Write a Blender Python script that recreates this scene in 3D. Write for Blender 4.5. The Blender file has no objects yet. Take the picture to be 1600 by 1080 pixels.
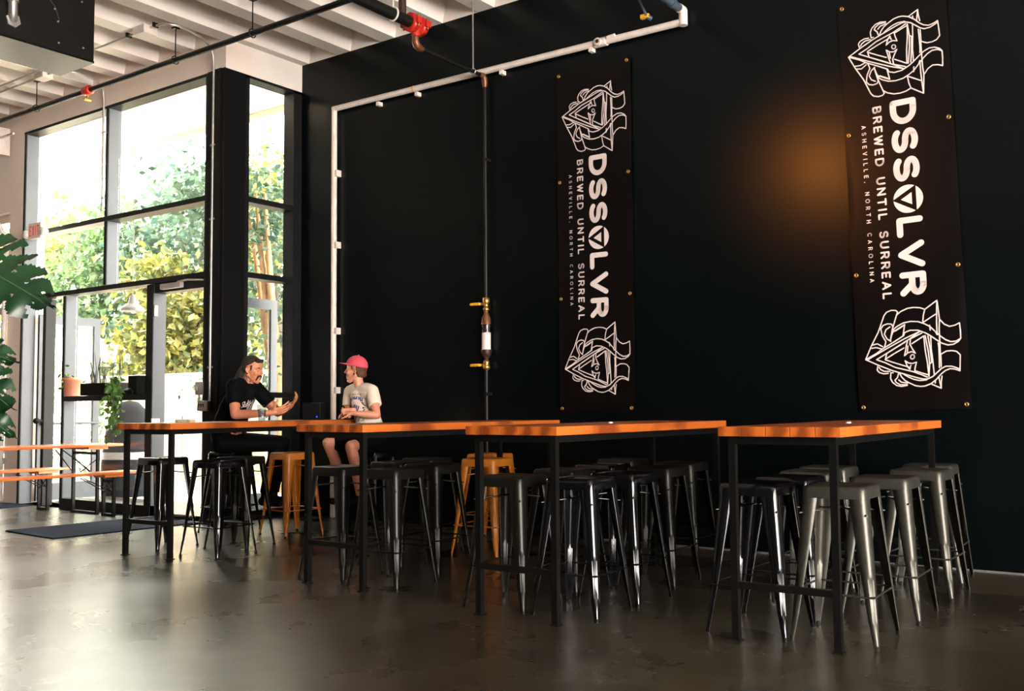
import bpy, bmesh, math, random
from mathutils import Vector, Matrix, Quaternion
from mathutils.bvhtree import BVHTree
from mathutils.noise import noise as pnoise
SC = bpy.context.scene
COL = SC.collection
PI = math.pi
# ------------------------------------------------------------------ camera
F_PX = 1549.3
cd = bpy.data.cameras.new('camera'); cam = bpy.data.objects.new('camera', cd); COL.objects.link(cam)
cd.sensor_width = 36.0; cd.lens = 36.0*F_PX/1600; cd.clip_end = 300; cd.clip_start = 0.05
yaw, pit, rol = (math.radians(a) for a in (-36.023, 3.6024, -0.4226))
Fw = Vector((math.sin(yaw)*math.cos(pit), math.cos(yaw)*math.cos(pit), math.sin(pit)))
Rt = Vector((math.cos(yaw), -math.sin(yaw), 0)); Up = Rt.cross(Fw)
R2 = Rt*math.cos(rol)+Up*math.sin(rol); U2 = -Rt*math.sin(rol)+Up*math.cos(rol)
CAM = Vector((0, 0, 1.179))
cam.matrix_world = Matrix(((R2.x, U2.x, -Fw.x, CAM.x), (R2.y, U2.y, -Fw.y, CAM.y), (R2.z, U2.z, -Fw.z, CAM.z), (0, 0, 0, 1)))
SC.camera = cam
# ------------------------------------------------------------------ view, world, light
SC.view_settings.view_transform = 'Standard'; SC.view_settings.look = 'None'
SC.view_settings.exposure = 0.6; SC.view_settings.gamma = 1.0
SC.view_settings.use_curve_mapping = False
SC.cycles.use_denoising = True
SC.cycles.max_bounces = 8; SC.cycles.transparent_max_bounces = 16
SC.cycles.sample_clamp_indirect = 6.0
w = bpy.data.worlds.new('sky'); SC.world = w; w.use_nodes = True
wb = w.node_tree.nodes['Background']; wb.inputs[0].default_value = (1.0, .95, .84, 1); wb.inputs[1].default_value = 17.0
def light(name, kind, loc, to, energy, color=(1, 1, 1), size=(1, 1), spot=None):
    l = bpy.data.lights.new(name, kind); o = bpy.data.objects.new(name, l); COL.objects.link(o)
    o.location = loc; l.energy = energy; l.color = color
    o.rotation_euler = (Vector(to)-Vector(loc)).to_track_quat('-Z', 'Y').to_euler()
    if kind == 'AREA': l.shape = 'RECTANGLE'; l.size, l.size_y = size
    if kind in ('POINT', 'SPOT'): l.shadow_soft_size = size[0]
    if kind == 'SPOT': l.spot_size = spot; l.spot_blend = 1.0
    if kind == 'SUN': l.angle = math.radians(1.0)
    return o
light('sun', 'SUN', (0, 0, 10), (7.0, 3.0, 10-6.5), 52.0, (1, .93, .80))
# daylight of the open loading door behind and to the right of the camera
light('daylight_loading_door', 'AREA', (8.7, -0.6, 1.6), (-2.6, 7.2, 1.9), 1300, (1.0, .89, .85), (6.0, 2.6))
# warm pendant lamp over the bar, above the frame
light('pendant_glow', 'SPOT', (-3.68, 4.2, 3.90), (-2.65, 7.68, 3.0), 170, (1, .30, .04), (.10, .10), math.radians(34))

# ------------------------------------------------------------------ materials
def nm(name):
    m = bpy.data.materials.new(name); m.use_nodes = True
    return m, m.node_tree.nodes, m.node_tree.links, m.node_tree.nodes['Principled BSDF']
def mat(name, c, rough=.5, metal=0.0, var=.0, scale=8.0, bump=0.0, c2=None, spec=.5, coat=0.0, aniso=None, trans=0, coord='Object'):
    m, n, l, b = nm(name)
    b.inputs['Roughness'].default_value = rough; b.inputs['Metallic'].default_value = metal
    b.inputs['Specular IOR Level'].default_value = spec; b.inputs['Coat Weight'].default_value = coat
    b.inputs['Base Color'].default_value = (*c, 1)
    if var or c2 or bump:
        tc = n.new('ShaderNodeTexCoord'); nz = n.new('ShaderNodeTexNoise'); nz.inputs['Scale'].default_value = scale
        nz.inputs['Detail'].default_value = 6
        if aniso:
            mp = n.new('ShaderNodeMapping'); mp.inputs['Scale'].default_value = aniso
            l.new(tc.outputs[coord], mp.inputs[0]); l.new(mp.outputs[0], nz.inputs['Vector'])
        else: l.new(tc.outputs[coord], nz.inputs['Vector'])
        if var or c2:
            r = n.new('ShaderNodeValToRGB'); r.color_ramp.elements[0].position = .32; r.color_ramp.elements[1].position = .68
            d = c2 if c2 else tuple(max(0, x*(1-var)) for x in c)
            r.color_ramp.elements[0].color = (*d, 1); r.color_ramp.elements[1].color = (*c, 1)
            l.new(nz.outputs['Fac'], r.inputs[0]); l.new(r.outputs[0], b.inputs['Base Color'])
        if bump:
            bp = n.new('ShaderNodeBump'); bp.inputs['Strength'].default_value = bump; bp.inputs['Distance'].default_value = .02
            l.new(nz.outputs['Fac'], bp.inputs['Height']); l.new(bp.outputs[0], b.inputs['Normal'])
    return m
def glass_mat(name, tint=(1, 1, 1), refl=.10, rough=0.0):
    m = bpy.data.materials.new(name); m.use_nodes = True; n, l = m.node_tree.nodes, m.node_tree.links
    for x in list(n): n.remove(x)
    o = n.new('ShaderNodeOutputMaterial'); t = n.new('ShaderNodeBsdfTransparent'); g = n.new('ShaderNodeBsdfGlossy')
    t.inputs[0].default_value = (*tint, 1); g.inputs['Roughness'].default_value = rough
    mx = n.new('ShaderNodeMixShader'); fr = n.new('ShaderNodeLayerWeight'); fr.inputs[0].default_value = .5
    pw = n.new('ShaderNodeMath'); pw.operation = 'POWER'; pw.inputs[1].default_value = 5; l.new(fr.outputs['Facing'], pw.inputs[0])
    mr = n.new('ShaderNodeMapRange'); mr.inputs[3].default_value = refl*.4; mr.inputs[4].default_value = .9; l.new(pw.outputs[0], mr.inputs[0])
    l.new(mr.outputs[0], mx.inputs[0]); l.new(t.outputs[0], mx.inputs[1]); l.new(g.outputs[0], mx.inputs[2]); l.new(mx.outputs[0], o.inputs[0])
    return m
def floor_mat():
    m, n, l, b = nm('polished_concrete')
    tc = n.new('ShaderNodeTexCoord')
    def nz(scale, det=6, rough=.6):
        x = n.new('ShaderNodeTexNoise'); x.inputs['Scale'].default_value = scale; x.inputs['Detail'].default_value = det
        x.inputs['Roughness'].default_value = rough; l.new(tc.outputs['Object'], x.inputs['Vector']); return x
    a = nz(.7); r = n.new('ShaderNodeValToRGB'); r.color_ramp.elements[0].position = .3; r.color_ramp.elements[1].position = .72
    r.color_ramp.elements[0].color = (.017, .0095, .0062, 1); r.color_ramp.elements[1].color = (.072, .067, .045, 1)
    l.new(a.outputs['Fac'], r.inputs[0])
    c = nz(5.0, 8, .7); r2 = n.new('ShaderNodeValToRGB'); r2.color_ramp.elements[0].position = .35; r2.color_ramp.elements[1].position = .6
    r2.color_ramp.elements[0].color = (.55, .5, .45, 1); r2.color_ramp.elements[1].color = (1, 1, 1, 1); l.new(c.outputs['Fac'], r2.inputs[0])
    mx = n.new('ShaderNodeMixRGB'); mx.blend_type = 'MULTIPLY'; mx.inputs[0].default_value = .8
    l.new(r.outputs[0], mx.inputs[1]); l.new(r2.outputs[0], mx.inputs[2])
    # dark chips and stains
    s = nz(2.6, 10, .75); r3 = n.new('ShaderNodeValToRGB'); r3.color_ramp.elements[0].position = .72; r3.color_ramp.elements[1].position = .75
    r3.color_ramp.elements[0].color = (1, 1, 1, 1); r3.color_ramp.elements[1].color = (.5, .45, .38, 1); l.new(s.outputs['Fac'], r3.inputs[0])
    m2 = n.new('ShaderNodeMixRGB'); m2.blend_type = 'MULTIPLY'; m2.inputs[0].default_value = 1
    l.new(mx.outputs[0], m2.inputs[1]); l.new(r3.outputs[0], m2.inputs[2]); l.new(m2.outputs[0], b.inputs['Base Color'])
    rr = n.new('ShaderNodeMapRange'); rr.inputs[1].default_value = .3; rr.inputs[2].default_value = .7; rr.inputs[3].default_value = .23; rr.inputs[4].default_value = .34
    rn = nz(1.1, 5, .55); l.new(rn.outputs['Fac'], rr.inputs[0]); l.new(rr.outputs[0], b.inputs['Roughness'])
    b.inputs['Specular IOR Level'].default_value = .75
    bp = n.new('ShaderNodeBump'); bp.inputs['Strength'].default_value = .06; bp.inputs['Distance'].default_value = .02
    l.new(c.outputs['Fac'], bp.inputs['Height']); l.new(bp.outputs[0], b.inputs['Normal'])
    return m
def wood_mat(name, a, b_, scale=1.0, rough=.42):
    m, n, l, b = nm(name)
    tc = n.new('ShaderNodeTexCoord'); mp = n.new('ShaderNodeMapping'); mp.inputs['Scale'].default_value = (3.2*scale, .8*scale, 6*scale)
    l.new(tc.outputs['Object'], mp.inputs[0])
    nz = n.new('ShaderNodeTexNoise'); nz.inputs['Scale'].default_value = 2.2; nz.inputs['Detail'].default_value = 5; nz.inputs['Distortion'].default_value = 1.2
    l.new(mp.outputs[0], nz.inputs['Vector'])
    wv = n.new('ShaderNodeTexWave'); wv.inputs['Scale'].default_value = .7; wv.inputs['Distortion'].default_value = 5; wv.inputs['Detail'].default_value = 3
    l.new(mp.outputs[0], wv.inputs['Vector'])
    mx = n.new('ShaderNodeMixRGB'); mx.inputs[0].default_value = .5; l.new(nz.outputs['Fac'], mx.inputs[1]); l.new(wv.outputs['Fac'], mx.inputs[2])
    r = n.new('ShaderNodeValToRGB'); e = r.color_ramp.elements; e[0].position = .28; e[1].position = .66
    e[0].color = (*b_, 1); e[1].color = (*a, 1); l.new(mx.outputs[0], r.inputs[0])
    # broad dark mineral patches along the planks
    n2 = n.new('ShaderNodeTexNoise'); n2.inputs['Scale'].default_value = 2.4*scale; n2.inputs['Detail'].default_value = 2; l.new(tc.outputs['Object'], n2.inputs['Vector'])
    r2 = n.new('ShaderNodeValToRGB'); r2.color_ramp.elements[0].position = .36; r2.color_ramp.elements[1].position = .48
    r2.color_ramp.elements[0].color = (.42, .34, .3, 1); r2.color_ramp.elements[1].color = (1, 1, 1, 1); l.new(n2.outputs['Fac'], r2.inputs[0])
    m2 = n.new('ShaderNodeMixRGB'); m2.blend_type = 'MULTIPLY'; m2.inputs[0].default_value = 1
    l.new(r.outputs[0], m2.inputs[1]); l.new(r2.outputs[0], m2.inputs[2]); l.new(m2.outputs[0], b.inputs['Base Color'])
    b.inputs['Roughness'].default_value = rough
    return m
M = {}
M['floor'] = floor_mat()
M['black_wall'] = mat('black_wall_paint', (.0012, .0026, .0030), .30, var=.25, scale=1.5, spec=.28, bump=.02)
M['white_paint'] = mat('white_paint', (.80, .72, .66), .7, var=.06, scale=3, bump=.03)
M['header'] = mat('header_paint', (.80, .68, .60), .7, var=.04, scale=2)
M['black_frame'] = mat('black_aluminium', (.012, .012, .013), .38, .0, var=.3, scale=6)
M['daylit_frame'] = mat('daylit_aluminium', (.050, .056, .074), .5, 0, var=.15, scale=4)  # dark frame metal with the daylight on it put into the colour
M['pillar'] = mat('black_pillar', (.006, .006, .006), .4, var=.2, scale=3, spec=.3)
M['glass'] = glass_mat('window_glass', (.98, 1, .99), .10)
M['drink_glass'] = glass_mat('drinking_glass', (.82, .86, .92), .14)
M['wood'] = wood_mat('oiled_pine', (.45, .105, .013), (.19, .038, .005))
M['bench_wood'] = mat('orange_lacquer', (.66, .16, .035), .3, var=.15, scale=4, coat=.3)
M['steel'] = mat('raw_steel', (.007, .0065, .006), .38, .35, var=.35, scale=12)
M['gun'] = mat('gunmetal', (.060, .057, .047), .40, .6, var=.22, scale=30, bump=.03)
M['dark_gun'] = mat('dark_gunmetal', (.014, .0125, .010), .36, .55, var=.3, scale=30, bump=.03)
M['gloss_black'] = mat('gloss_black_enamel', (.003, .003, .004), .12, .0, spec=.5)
M['yellow'] = mat('mustard_enamel', (.62, .21, .018), .34, 0, var=.2, scale=9, c2=(.50, .155, .014))
M['rubber'] = mat('rubber', (.008, .008, .008), .7)
M['pvc'] = mat('white_pipe', (.78, .68, .62), .5, var=.12, scale=14)
M['black_pipe'] = mat('black_iron', (.012, .011, .011), .42, .3, var=.4, scale=20)
M['rust_pipe'] = mat('brown_pipe', (.055, .022, .014), .5, .3, var=.4, scale=18)
M['copper'] = mat('bronze_fitting', (.22, .085, .035), .45, .6, var=.35, scale=40)
M['red'] = mat('red_coupling', (.52, .02, .012), .4, var=.2, scale=20)
M['yellow_plastic'] = mat('yellow_handle', (.75, .36, .015), .4)
M['brass'] = mat('brass', (.55, .32, .10), .35, .9)
M['zinc'] = mat('galvanised_steel', (.55, .52, .50), .35, .8, var=.2, scale=20)
M['blue_pipe'] = mat('grey_blue_pipe', (.06, .085, .12), .45, var=.3, scale=12)
M['duct_black'] = mat('black_sheet_metal', (.010, .009, .008), .5, .2, var=.3, scale=5)
M['duct_grey'] = mat('grey_sheet_metal', (.46, .39, .39), .5, 0, var=.1, scale=3)
M['vinyl'] = mat('black_vinyl', (.0030, .0018, .0018), .38, var=.2, scale=4, spec=.4, bump=.01)
M['print'] = mat('white_print', (.70, .585, .56), .6)
M['mat'] = mat('navy_mat', (.014, .022, .042), .95, var=.5, scale=160, bump=.4)
M['plastic_white'] = mat('white_plastic', (.75, .70, .65), .4)
M['box_grey'] = mat('grey_box', (.40, .36, .33), .45, .3)
M['exit_red'] = mat('exit_red', (.60, .02, .012), .5); q_ = M['exit_red'].node_tree.nodes['Principled BSDF']; q_.inputs['Emission Color'].default_value = (1, .05, .02, 1); q_.inputs['Emission Strength'].default_value = .25
M['terracotta'] = mat('terracotta', (.62, .26, .17), .7, var=.15, scale=12)
M['planter'] = mat('black_planter', (.006, .006, .006), .6)
M['leaf'] = mat('green_leaf', (.10, .22, .03), .45, var=.5, scale=6, c2=(.03, .10, .012))
M['monstera'] = mat('monstera_leaf', (.010, .040, .013), .30, var=.5, scale=3, c2=(.004, .020, .008), spec=.3)
M['stem'] = mat('green_stem', (.03, .06, .02), .5)
M['twig'] = mat('dark_stalk', (.015, .018, .01), .6)
M['bark'] = mat('tan_bark', (.45, .26, .14), .8, var=.4, scale=9, bump=.3)
M['dark_bark'] = mat('dark_bark', (.05, .035, .025), .8, var=.4, scale=9, bump=.3)
M['render'] = mat('cream_render', (.80, .70, .52), .85, var=.05, scale=3)
M['patio'] = mat('patio_concrete', (.72, .68, .62), .85, var=.15, scale=2)
M['soffit'] = mat('cream_soffit', (.88, .86, .82), .8, var=.03, scale=2)
M['canvas'] = mat('cream_canvas', (.84, .76, .60), .9, var=.05, scale=4)
M['rail'] = mat('grey_railing', (.30, .29, .30), .45, .3)
M['lamp_grey'] = mat('grey_enamel', (.11, .11, .13), .45)
M['lamp_in'] = mat('white_enamel', (.85, .8, .72), .5)
M['dark_grey'] = mat('dark_grey_fabric', (.010, .011, .016), .8, var=.3, scale=5)
M['laptop'] = mat('black_plastic', (.006, .006, .007), .4)
def leafy(name, a, b):
    m, n, l, p = nm(name)
    oi = n.new('ShaderNodeTexCoord'); nz = n.new('ShaderNodeTexNoise'); nz.inputs['Scale'].default_value = 3.5; nz.inputs['Detail'].default_value = 3
    l.new(oi.outputs['Object'], nz.inputs['Vector'])
    r = n.new('ShaderNodeValToRGB'); r.color_ramp.elements[0].position = .35; r.color_ramp.elements[1].position = .65
    r.color_ramp.elements[0].color = (*a, 1); r.color_ramp.elements[1].color = (*b, 1); l.new(nz.outputs['Fac'], r.inputs[0])
    l.new(r.outputs[0], p.inputs['Base Color']); p.inputs['Roughness'].default_value = .6
    t = n.new('ShaderNodeBsdfTranslucent'); l.new(r.outputs[0], t.inputs[0]); mx = n.new('ShaderNodeMixShader'); mx.inputs[0].default_value = .4
    o = n['Material Output']; l.new(p.outputs[0], mx.inputs[1]); l.new(t.outputs[0], mx.inputs[2]); l.new(mx.outputs[0], o.inputs[0])
    return m
for k_, sp_ in (('black_wall', .16), ('black_frame', .12), ('pillar', .08), ('rubber', .15), ('planter', .1), ('duct_black', .15), ('vinyl', .16), ('laptop', .2), ('mat', .1), ('dark_grey', .15), ('black_pipe', .3), ('steel', .25)): M[k_].node_tree.nodes['Principled BSDF'].inputs['Specular IOR Level'].default_value = sp_
M['foliage_yellow'] = leafy('yellow_green_leaves', (.035, .055, .012), (.14, .125, .022))
M['foliage_green'] = leafy('green_leaves', (.018, .055, .020), (.080, .125, .045))
M['foliage_blue'] = leafy('blue_green_leaves', (.015, .045, .034), (.07, .115, .07))

# ------------------------------------------------------------------ mesh helpers
class MB:
    def __init__(s): s.v = []; s.f = []; s.smooth = set()
    def add(s, vs, fs, smooth=False):
        k = len(s.v); s.v += [tuple(v) for v in vs]
        for f in fs:
            if smooth: s.smooth.add(len(s.f))
            s.f.append(tuple(i+k for i in f))
        return s
    def box(s, a, b, mt=None):
        x0, y0, z0 = (min(p, q) for p, q in zip(a, b)); x1, y1, z1 = (max(p, q) for p, q in zip(a, b))
        vs = [Vector(p) for p in ((x0, y0, z0), (x1, y0, z0), (x1, y1, z0), (x0, y1, z0), (x0, y0, z1), (x1, y0, z1), (x1, y1, z1), (x0, y1, z1))]
        if mt: vs = [mt @ v for v in vs]
        return s.add(vs, [(0, 3, 2, 1), (4, 5, 6, 7), (0, 1, 5, 4), (1, 2, 6, 5), (2, 3, 7, 6), (3, 0, 4, 7)])
    def rbox(s, a, b, r=.01, mt=None):            # box with bevelled edges
        bm = bmesh.new(); bmesh.ops.create_cube(bm, size=1)
        for v in bm.verts: v.co = Vector(((a[0]+b[0])/2+v.co.x*abs(b[0]-a[0]), (a[1]+b[1])/2+v.co.y*abs(b[1]-a[1]), (a[2]+b[2])/2+v.co.z*abs(b[2]-a[2])))
        bmesh.ops.bevel(bm, geom=bm.edges[:], offset=r, segments=2, profile=.6, affect='EDGES')
        return s.addbm(bm, mt, False)
    def addbm(s, bm, mt=None, smooth=True):
        bm.verts.index_update()
        s.add([(mt @ v.co) if mt else v.co for v in bm.verts], [[v.index for v in f.verts] for f in bm.faces], smooth); bm.free(); return s
    def tube(s, pts, r, seg=10, caps=True, smooth=True):
        pts = [Vector(p) for p in pts]; n = len(pts); rs = r if isinstance(r, (list, tuple)) else [r]*n
        vs = []; fs = []; ref = None
        for i, p in enumerate(pts):
            t = (pts[min(i+1, n-1)]-pts[max(i-1, 0)]).normalized()
            if ref is None: ref = t.orthogonal().normalized()
            ref = (ref-t*ref.dot(t)); ref = ref.normalized() if ref.length > 1e-6 else t.orthogonal().normalized()
            q = t.cross(ref)
            for k in range(seg):
                a = 2*PI*k/seg; vs.append(p+(ref*math.cos(a)+q*math.sin(a))*rs[i])
        for i in range(n-1):
            for k in range(seg):
                k2 = (k+1) % seg; fs.append((i*seg+k, i*seg+k2, (i+1)*seg+k2, (i+1)*seg+k))
        s.add(vs, fs, smooth)
        if caps: s.add(vs[:seg], [tuple(range(seg-1, -1, -1))]); s.add(vs[-seg:], [tuple(range(seg))])
        return s
    def lathe(s, prof, c=(0, 0, 0), seg=20, mt=None, smooth=True):   # prof: (r, z)
        vs = []; fs = []; c = Vector(c)
        for r, z in prof:
            for k in range(seg):
                a = 2*PI*k/seg; v = Vector((r*math.cos(a), r*math.sin(a), z)); vs.append((mt @ v) if mt else v+c)
        for i in range(len(prof)-1):
            for k in range(seg):
                k2 = (k+1) % seg; fs.append((i*seg+k, i*seg+k2, (i+1)*seg+k2, (i+1)*seg+k))
        s.add(vs, fs, smooth)
        if prof[0][0] > 1e-4: s.add(vs[:seg], [tuple(range(seg-1, -1, -1))])
        if prof[-1][0] > 1e-4: s.add(vs[-seg:], [tuple(range(seg))])
        return s
    def ball(s, c, r, mt=None, sub=2):
        bm = bmesh.new(); bmesh.ops.create_icosphere(bm, subdivisions=sub, radius=1)
        rr = r if isinstance(r, (list, tuple)) else (r, r, r)
        for v in bm.verts: v.co = Vector((v.co.x*rr[0], v.co.y*rr[1], v.co.z*rr[2]))+Vector(c)
        return s.addbm(bm, mt)
    def prism(s, poly, h0, h1, ax='z'):           # polygon extruded along z (or x / y)
        f = {'z': lambda p, h: (p[0], p[1], h), 'x': lambda p, h: (h, p[0], p[1]), 'y': lambda p, h: (p[0], h, p[1])}[ax]
        n = len(poly); vs = [f(p, h0) for p in poly]+[f(p, h1) for p in poly]
        fs = [tuple(range(n-1, -1, -1)), tuple(range(n, 2*n))]+[(i, (i+1) % n, n+(i+1) % n, n+i) for i in range(n)]
        return s.add(vs, fs)
    def mesh(s, name, m):
        me = bpy.data.meshes.new(name); me.from_pydata(s.v, [], s.f)
        bm = bmesh.new(); bm.from_mesh(me); bmesh.ops.recalc_face_normals(bm, faces=bm.faces[:]); bm.to_mesh(me); bm.free()
        if m: me.materials.append(m)
        for i in s.smooth:
            if i < len(me.polygons): me.polygons[i].use_smooth = True
        return me
    def build(s, name, m, parent=None, loc=None, rz=0):
        o = bpy.data.objects.new(name, s.mesh(name, m)); COL.objects.link(o)
        if parent: o.parent = parent
        if loc: o.location = loc
        if rz: o.rotation_euler = (0, 0, rz)
        return o
def thing(name, label, cat, loc=(0, 0, 0), rz=0, group=None):
    o = bpy.data.objects.new(name, None); COL.objects.link(o); o.empty_display_size = .1
    o.location = loc; o.rotation_euler = (0, 0, rz); return tag(o, label, cat, group)
def tag(o, label, cat, group=None, kind=None):
    o['label'] = label; o['category'] = cat
    if group: o['group'] = group
    if kind: o['kind'] = kind
    return o
def struct(o, label=None, cat=None):
    o['kind'] = 'structure'
    if label: o['label'] = label
    if cat: o['category'] = cat
    return o
def sempty(name, label, cat, loc=(0, 0, 0)):
    return struct(thing(name, label, cat, loc))
def copy_tree(o, parent=None):
    c = o.copy(); COL.objects.link(c)
    if parent: c.parent = parent
    for ch in list(o.children): copy_tree(ch, c)
    return c
def arc(cx, cy, r, a0, a1, n=6):
    return [(cx+r*math.cos(math.radians(a0+(a1-a0)*i/n)), cy+r*math.sin(math.radians(a0+(a1-a0)*i/n))) for i in range(n+1)]
# ------------------------------------------------------------------ the setting
XS, YW, YB, ZB, ZH = -8.555, 6.61, 7.68, 5.146, 4.83   # reveal wall, window wall, black wall, beam soffit, window head
struct(MB().box((-24, -9, -.2), (8, YB+.2, 0)).build('floor', M['floor']), 'polished brown grey concrete floor with worn stains', 'floor')
cm = MB().box((-24, -9, 5.62), (8, YB+.2, 5.75))
k = 0; x = -8.54-.667*23
while x < 8:
    cm.prism([(x-.10, ZB), (x+.10, ZB), (x+.17, 5.5), (x+.24, 5.62), (x-.24, 5.62), (x-.17, 5.5)], -9, YB, 'y'); x += .667
struct(cm.build('ceiling', M['white_paint']), 'white ribbed concrete ceiling of deep parallel joists', 'ceiling')
struct(MB().box((XS, YB, 0), (8, YB+.2, ZB)).build('wall_back', M['black_wall']), 'long black painted wall carrying the banners', 'wall')
struct(MB().box((XS-.15, YB, ZB), (8, YB+.2, 5.62)).build('wall_back_upper', M['white_paint']), 'white strip of wall between the ceiling joists', 'wall')
struct(MB().box((XS-.14, 6.95, ZH), (XS, YB+.2, 5.62)).build('wall_reveal', M['white_paint']), 'short white wall above the narrow side window', 'wall')
struct(MB().box((-24, YW, ZH), (XS, YW+.34, 5.62)).build('wall_window_header', M['header']), 'white beam above the tall front windows', 'wall')
struct(MB().box((-13.02, YW, 0), (-12.68, YW+.3, ZH)).build('wall_pier', M['header']), 'narrow white pier between garage door and front windows', 'wall')
struct(MB().box((-24.2, -9, 0), (-24, YW, 5.62)).build('wall_left', M['white_paint']), None, None)
# walls out of frame: right wall and rear wall with the loading door openings
rw = MB().box((8, -9, 0), (8.2, -3.4, 5.62)).box((8, 4.6, 0), (8.2, YB+.2, 5.62)).box((8, -3.4, 4.2), (8.2, 4.6, 5.62))
struct(rw.build('wall_right', M['black_wall']))
struct(MB().box((-24, -9.2, 0), (8, -9, 5.62)).build('wall_rear', M['black_wall']))
struct(MB().box((-1.2, YB-.018, 0), (8, YB-.001, .016)).build('baseboard_right', M['zinc']), 'thin pale strip at the foot of the black wall', 'trim')
struct(MB().box((-4.6, YB-.012, 0), (-1.2, YB-.001, .012)).build('baseboard_middle', M['zinc']), 'thin worn pale strip at the wall foot behind the stools', 'trim')
# corner post
pl = sempty('pillar', 'black square steel post at the window corner', 'pillar')
MB().rbox((-8.84, YW-.02, 0), (XS+.005, YW+.27, ZH), .006).build('post', M['pillar'], pl)
MB().box((-8.70, YW-.032, 0), (-8.60, YW-.02, ZH)).build('flange', M['pillar'], pl)
# ---- front window: frame of mullions and transoms, upper and lower panes
W1 = sempty('window_1', 'tall black framed front window beside the corner post', 'window')
Y0, Y1 = YW, YW+.17
def mull(x, z0, z1, wd=.055): MB().box((x-wd/2, Y0, z0), (x+wd/2, Y0+.012, z1)).build('mullion_face', M['black_frame'], W1); return MB().box((x-wd/2, Y0+.012, z0), (x+wd/2, Y1, z1)).build('mullion', M['daylit_frame'], W1)  # black front face; jamb sides coloured grey as if daylit
mull(-12.655, 0, ZH, .05); mull(-10.775, 2.67, ZH); mull(-8.865, 0, ZH, .05)
mull(-11.64, 0, 2.6); mull(-9.86, 0, 2.6, .12)
for z in (3.46, 2.635): MB().box((-12.68, Y0-.008, z-.028), (-8.84, Y1, z+.028)).build('transom', M['black_frame'], W1)
MB().box((-12.68, Y0-.004, ZH-.035), (-8.84, Y1, ZH)).build('head_rail', M['black_frame'], W1)
MB().box((-11.66, Y0-.006, 0), (-9.8, Y1, .12)).build('sill_rail', M['black_frame'], W1)
MB().box((-11.62, Y0-.004, 1.30), (-9.9, Y1, 1.36)).build('mid_rail', M['black_frame'], W1)
for a, b, z0, z1 in ((-12.63, -10.80, 3.49, 4.795), (-10.745, -8.89, 3.49, 4.795), (-12.63, -10.80, 2.665, 3.43), (-10.745, -8.89, 2.665, 3.43), (-11.61, -9.92, 1.36, 2.605), (-11.61, -9.92, .12, 1.30)):
    MB().box((a, Y1-.03, z0), (b, Y1-.022, z1)).build('pane', M['glass'], W1)
# ---- side window in the reveal
W2 = sempty('window_2', 'narrow black framed side window between post and black wall', 'window')
for y, wd, mname in ((6.905, .05, 'black_frame'), (7.62, .12, 'black_frame')): MB().box((XS-.17, y-wd/2, 0), (XS, y+wd/2, ZH)).build('mullion', M[mname], W2)
for z in (3.46, 2.635, 1.34): MB().box((XS-.17, 6.93, z-.03), (XS+.006, 7.56, z+.03)).build('transom', M['black_frame'], W2)
MB().box((XS-.17, 6.88, 0), (XS, 7.68, .10)).build('sill_rail', M['black_frame'], W2)
MB().box((XS-.17, 6.88, ZH-.03), (XS, 7.68, ZH)).build('head_rail', M['black_frame'], W2)
for z0, z1 in ((3.49, 4.8), (2.665, 3.43), (1.37, 2.605), (.10, 1.31)): MB().box((XS-.15, 6.93, z0), (XS-.142, 7.56, z1)).build('pane', M['glass'], W2)
# ---- two glass doors, both swung outwards
def glass_door(name, label, hx, sgn):
    D = sempty(name, label, 'door', (hx, Y1+.02, 0))
    t = .045*sgn; y0, y1, h = 0, .86, 2.44
    for a, b in ((y0, y0+.09), (y1-.09, y1)): MB().box((0, a, .02), (t, b, h)).build('stile', M['daylit_frame'], D)  # sunlit tone of the dark door frame is in its colour
    for a, b in ((.02, .24), (h-.11, h)): MB().box((0, y0+.09, a), (t, y1-.09, b)).build('rail', M['daylit_frame'], D)
    MB().box((t*.4, y0+.09, .24), (t*.6, y1-.09, h-.11)).build('pane', M['glass'], D)
    b = MB().tube([(t+.05*sgn, .05, 1.02), (t+.05*sgn, .81, 1.02)], .018)
    for yy in (.06, .80): b.box((t, yy-.02, 1.0), (t+.06*sgn, yy+.02, 1.04))
    b.build('push_bar', M['daylit_frame'], D)
    return D
glass_door('door_1', 'daylit grey framed glass door left of the planter window, swung outwards', -12.60, 1)
d2 = glass_door('door_2', 'daylit grey framed glass door beside the corner post, swung outwards', -8.93, -1)
MB().box((-9.80, Y0+.02, 2.50), (-8.89, Y1, 2.60)).build('door_head', M['black_frame'], W1)
cl = thing('door_closer', 'grey hydraulic door closer under the transom of the open doorway', 'door closer', (-9.35, Y0-.005, 2.55))
MB().rbox((-.25, -.05, -.03), (.12, 0, .03), .008).build('body', M['box_grey'], cl)
MB().tube([(.05, -.03, .035), (.32, -.10, .03), (.44, .02, .03)], .010, 6).build('arm', M['box_grey'], cl)
MB().box((-9.80, Y0-.004, .97), (-9.785, Y0+.1, 1.09)).build('strike_plate', M['zinc'], W1)
MB().box((-9.80, Y0+.005, 2.24), (-9.775, Y0+.05, 2.36)).build('hinge', M['zinc'], W1)
MB().box((-12.2, Y0+.04, 0), (-12.13, Y1, 2.6)).build('door_post', M['black_frame'], W1)
kn = MB().tube([(-12.16, Y0+.04, 1.06), (-12.16, Y0-.02, 1.06)], .02).ball((-12.16, Y0-.04, 1.06), .04)
kn.build('door_knob', M['rubber'], W1)
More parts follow.
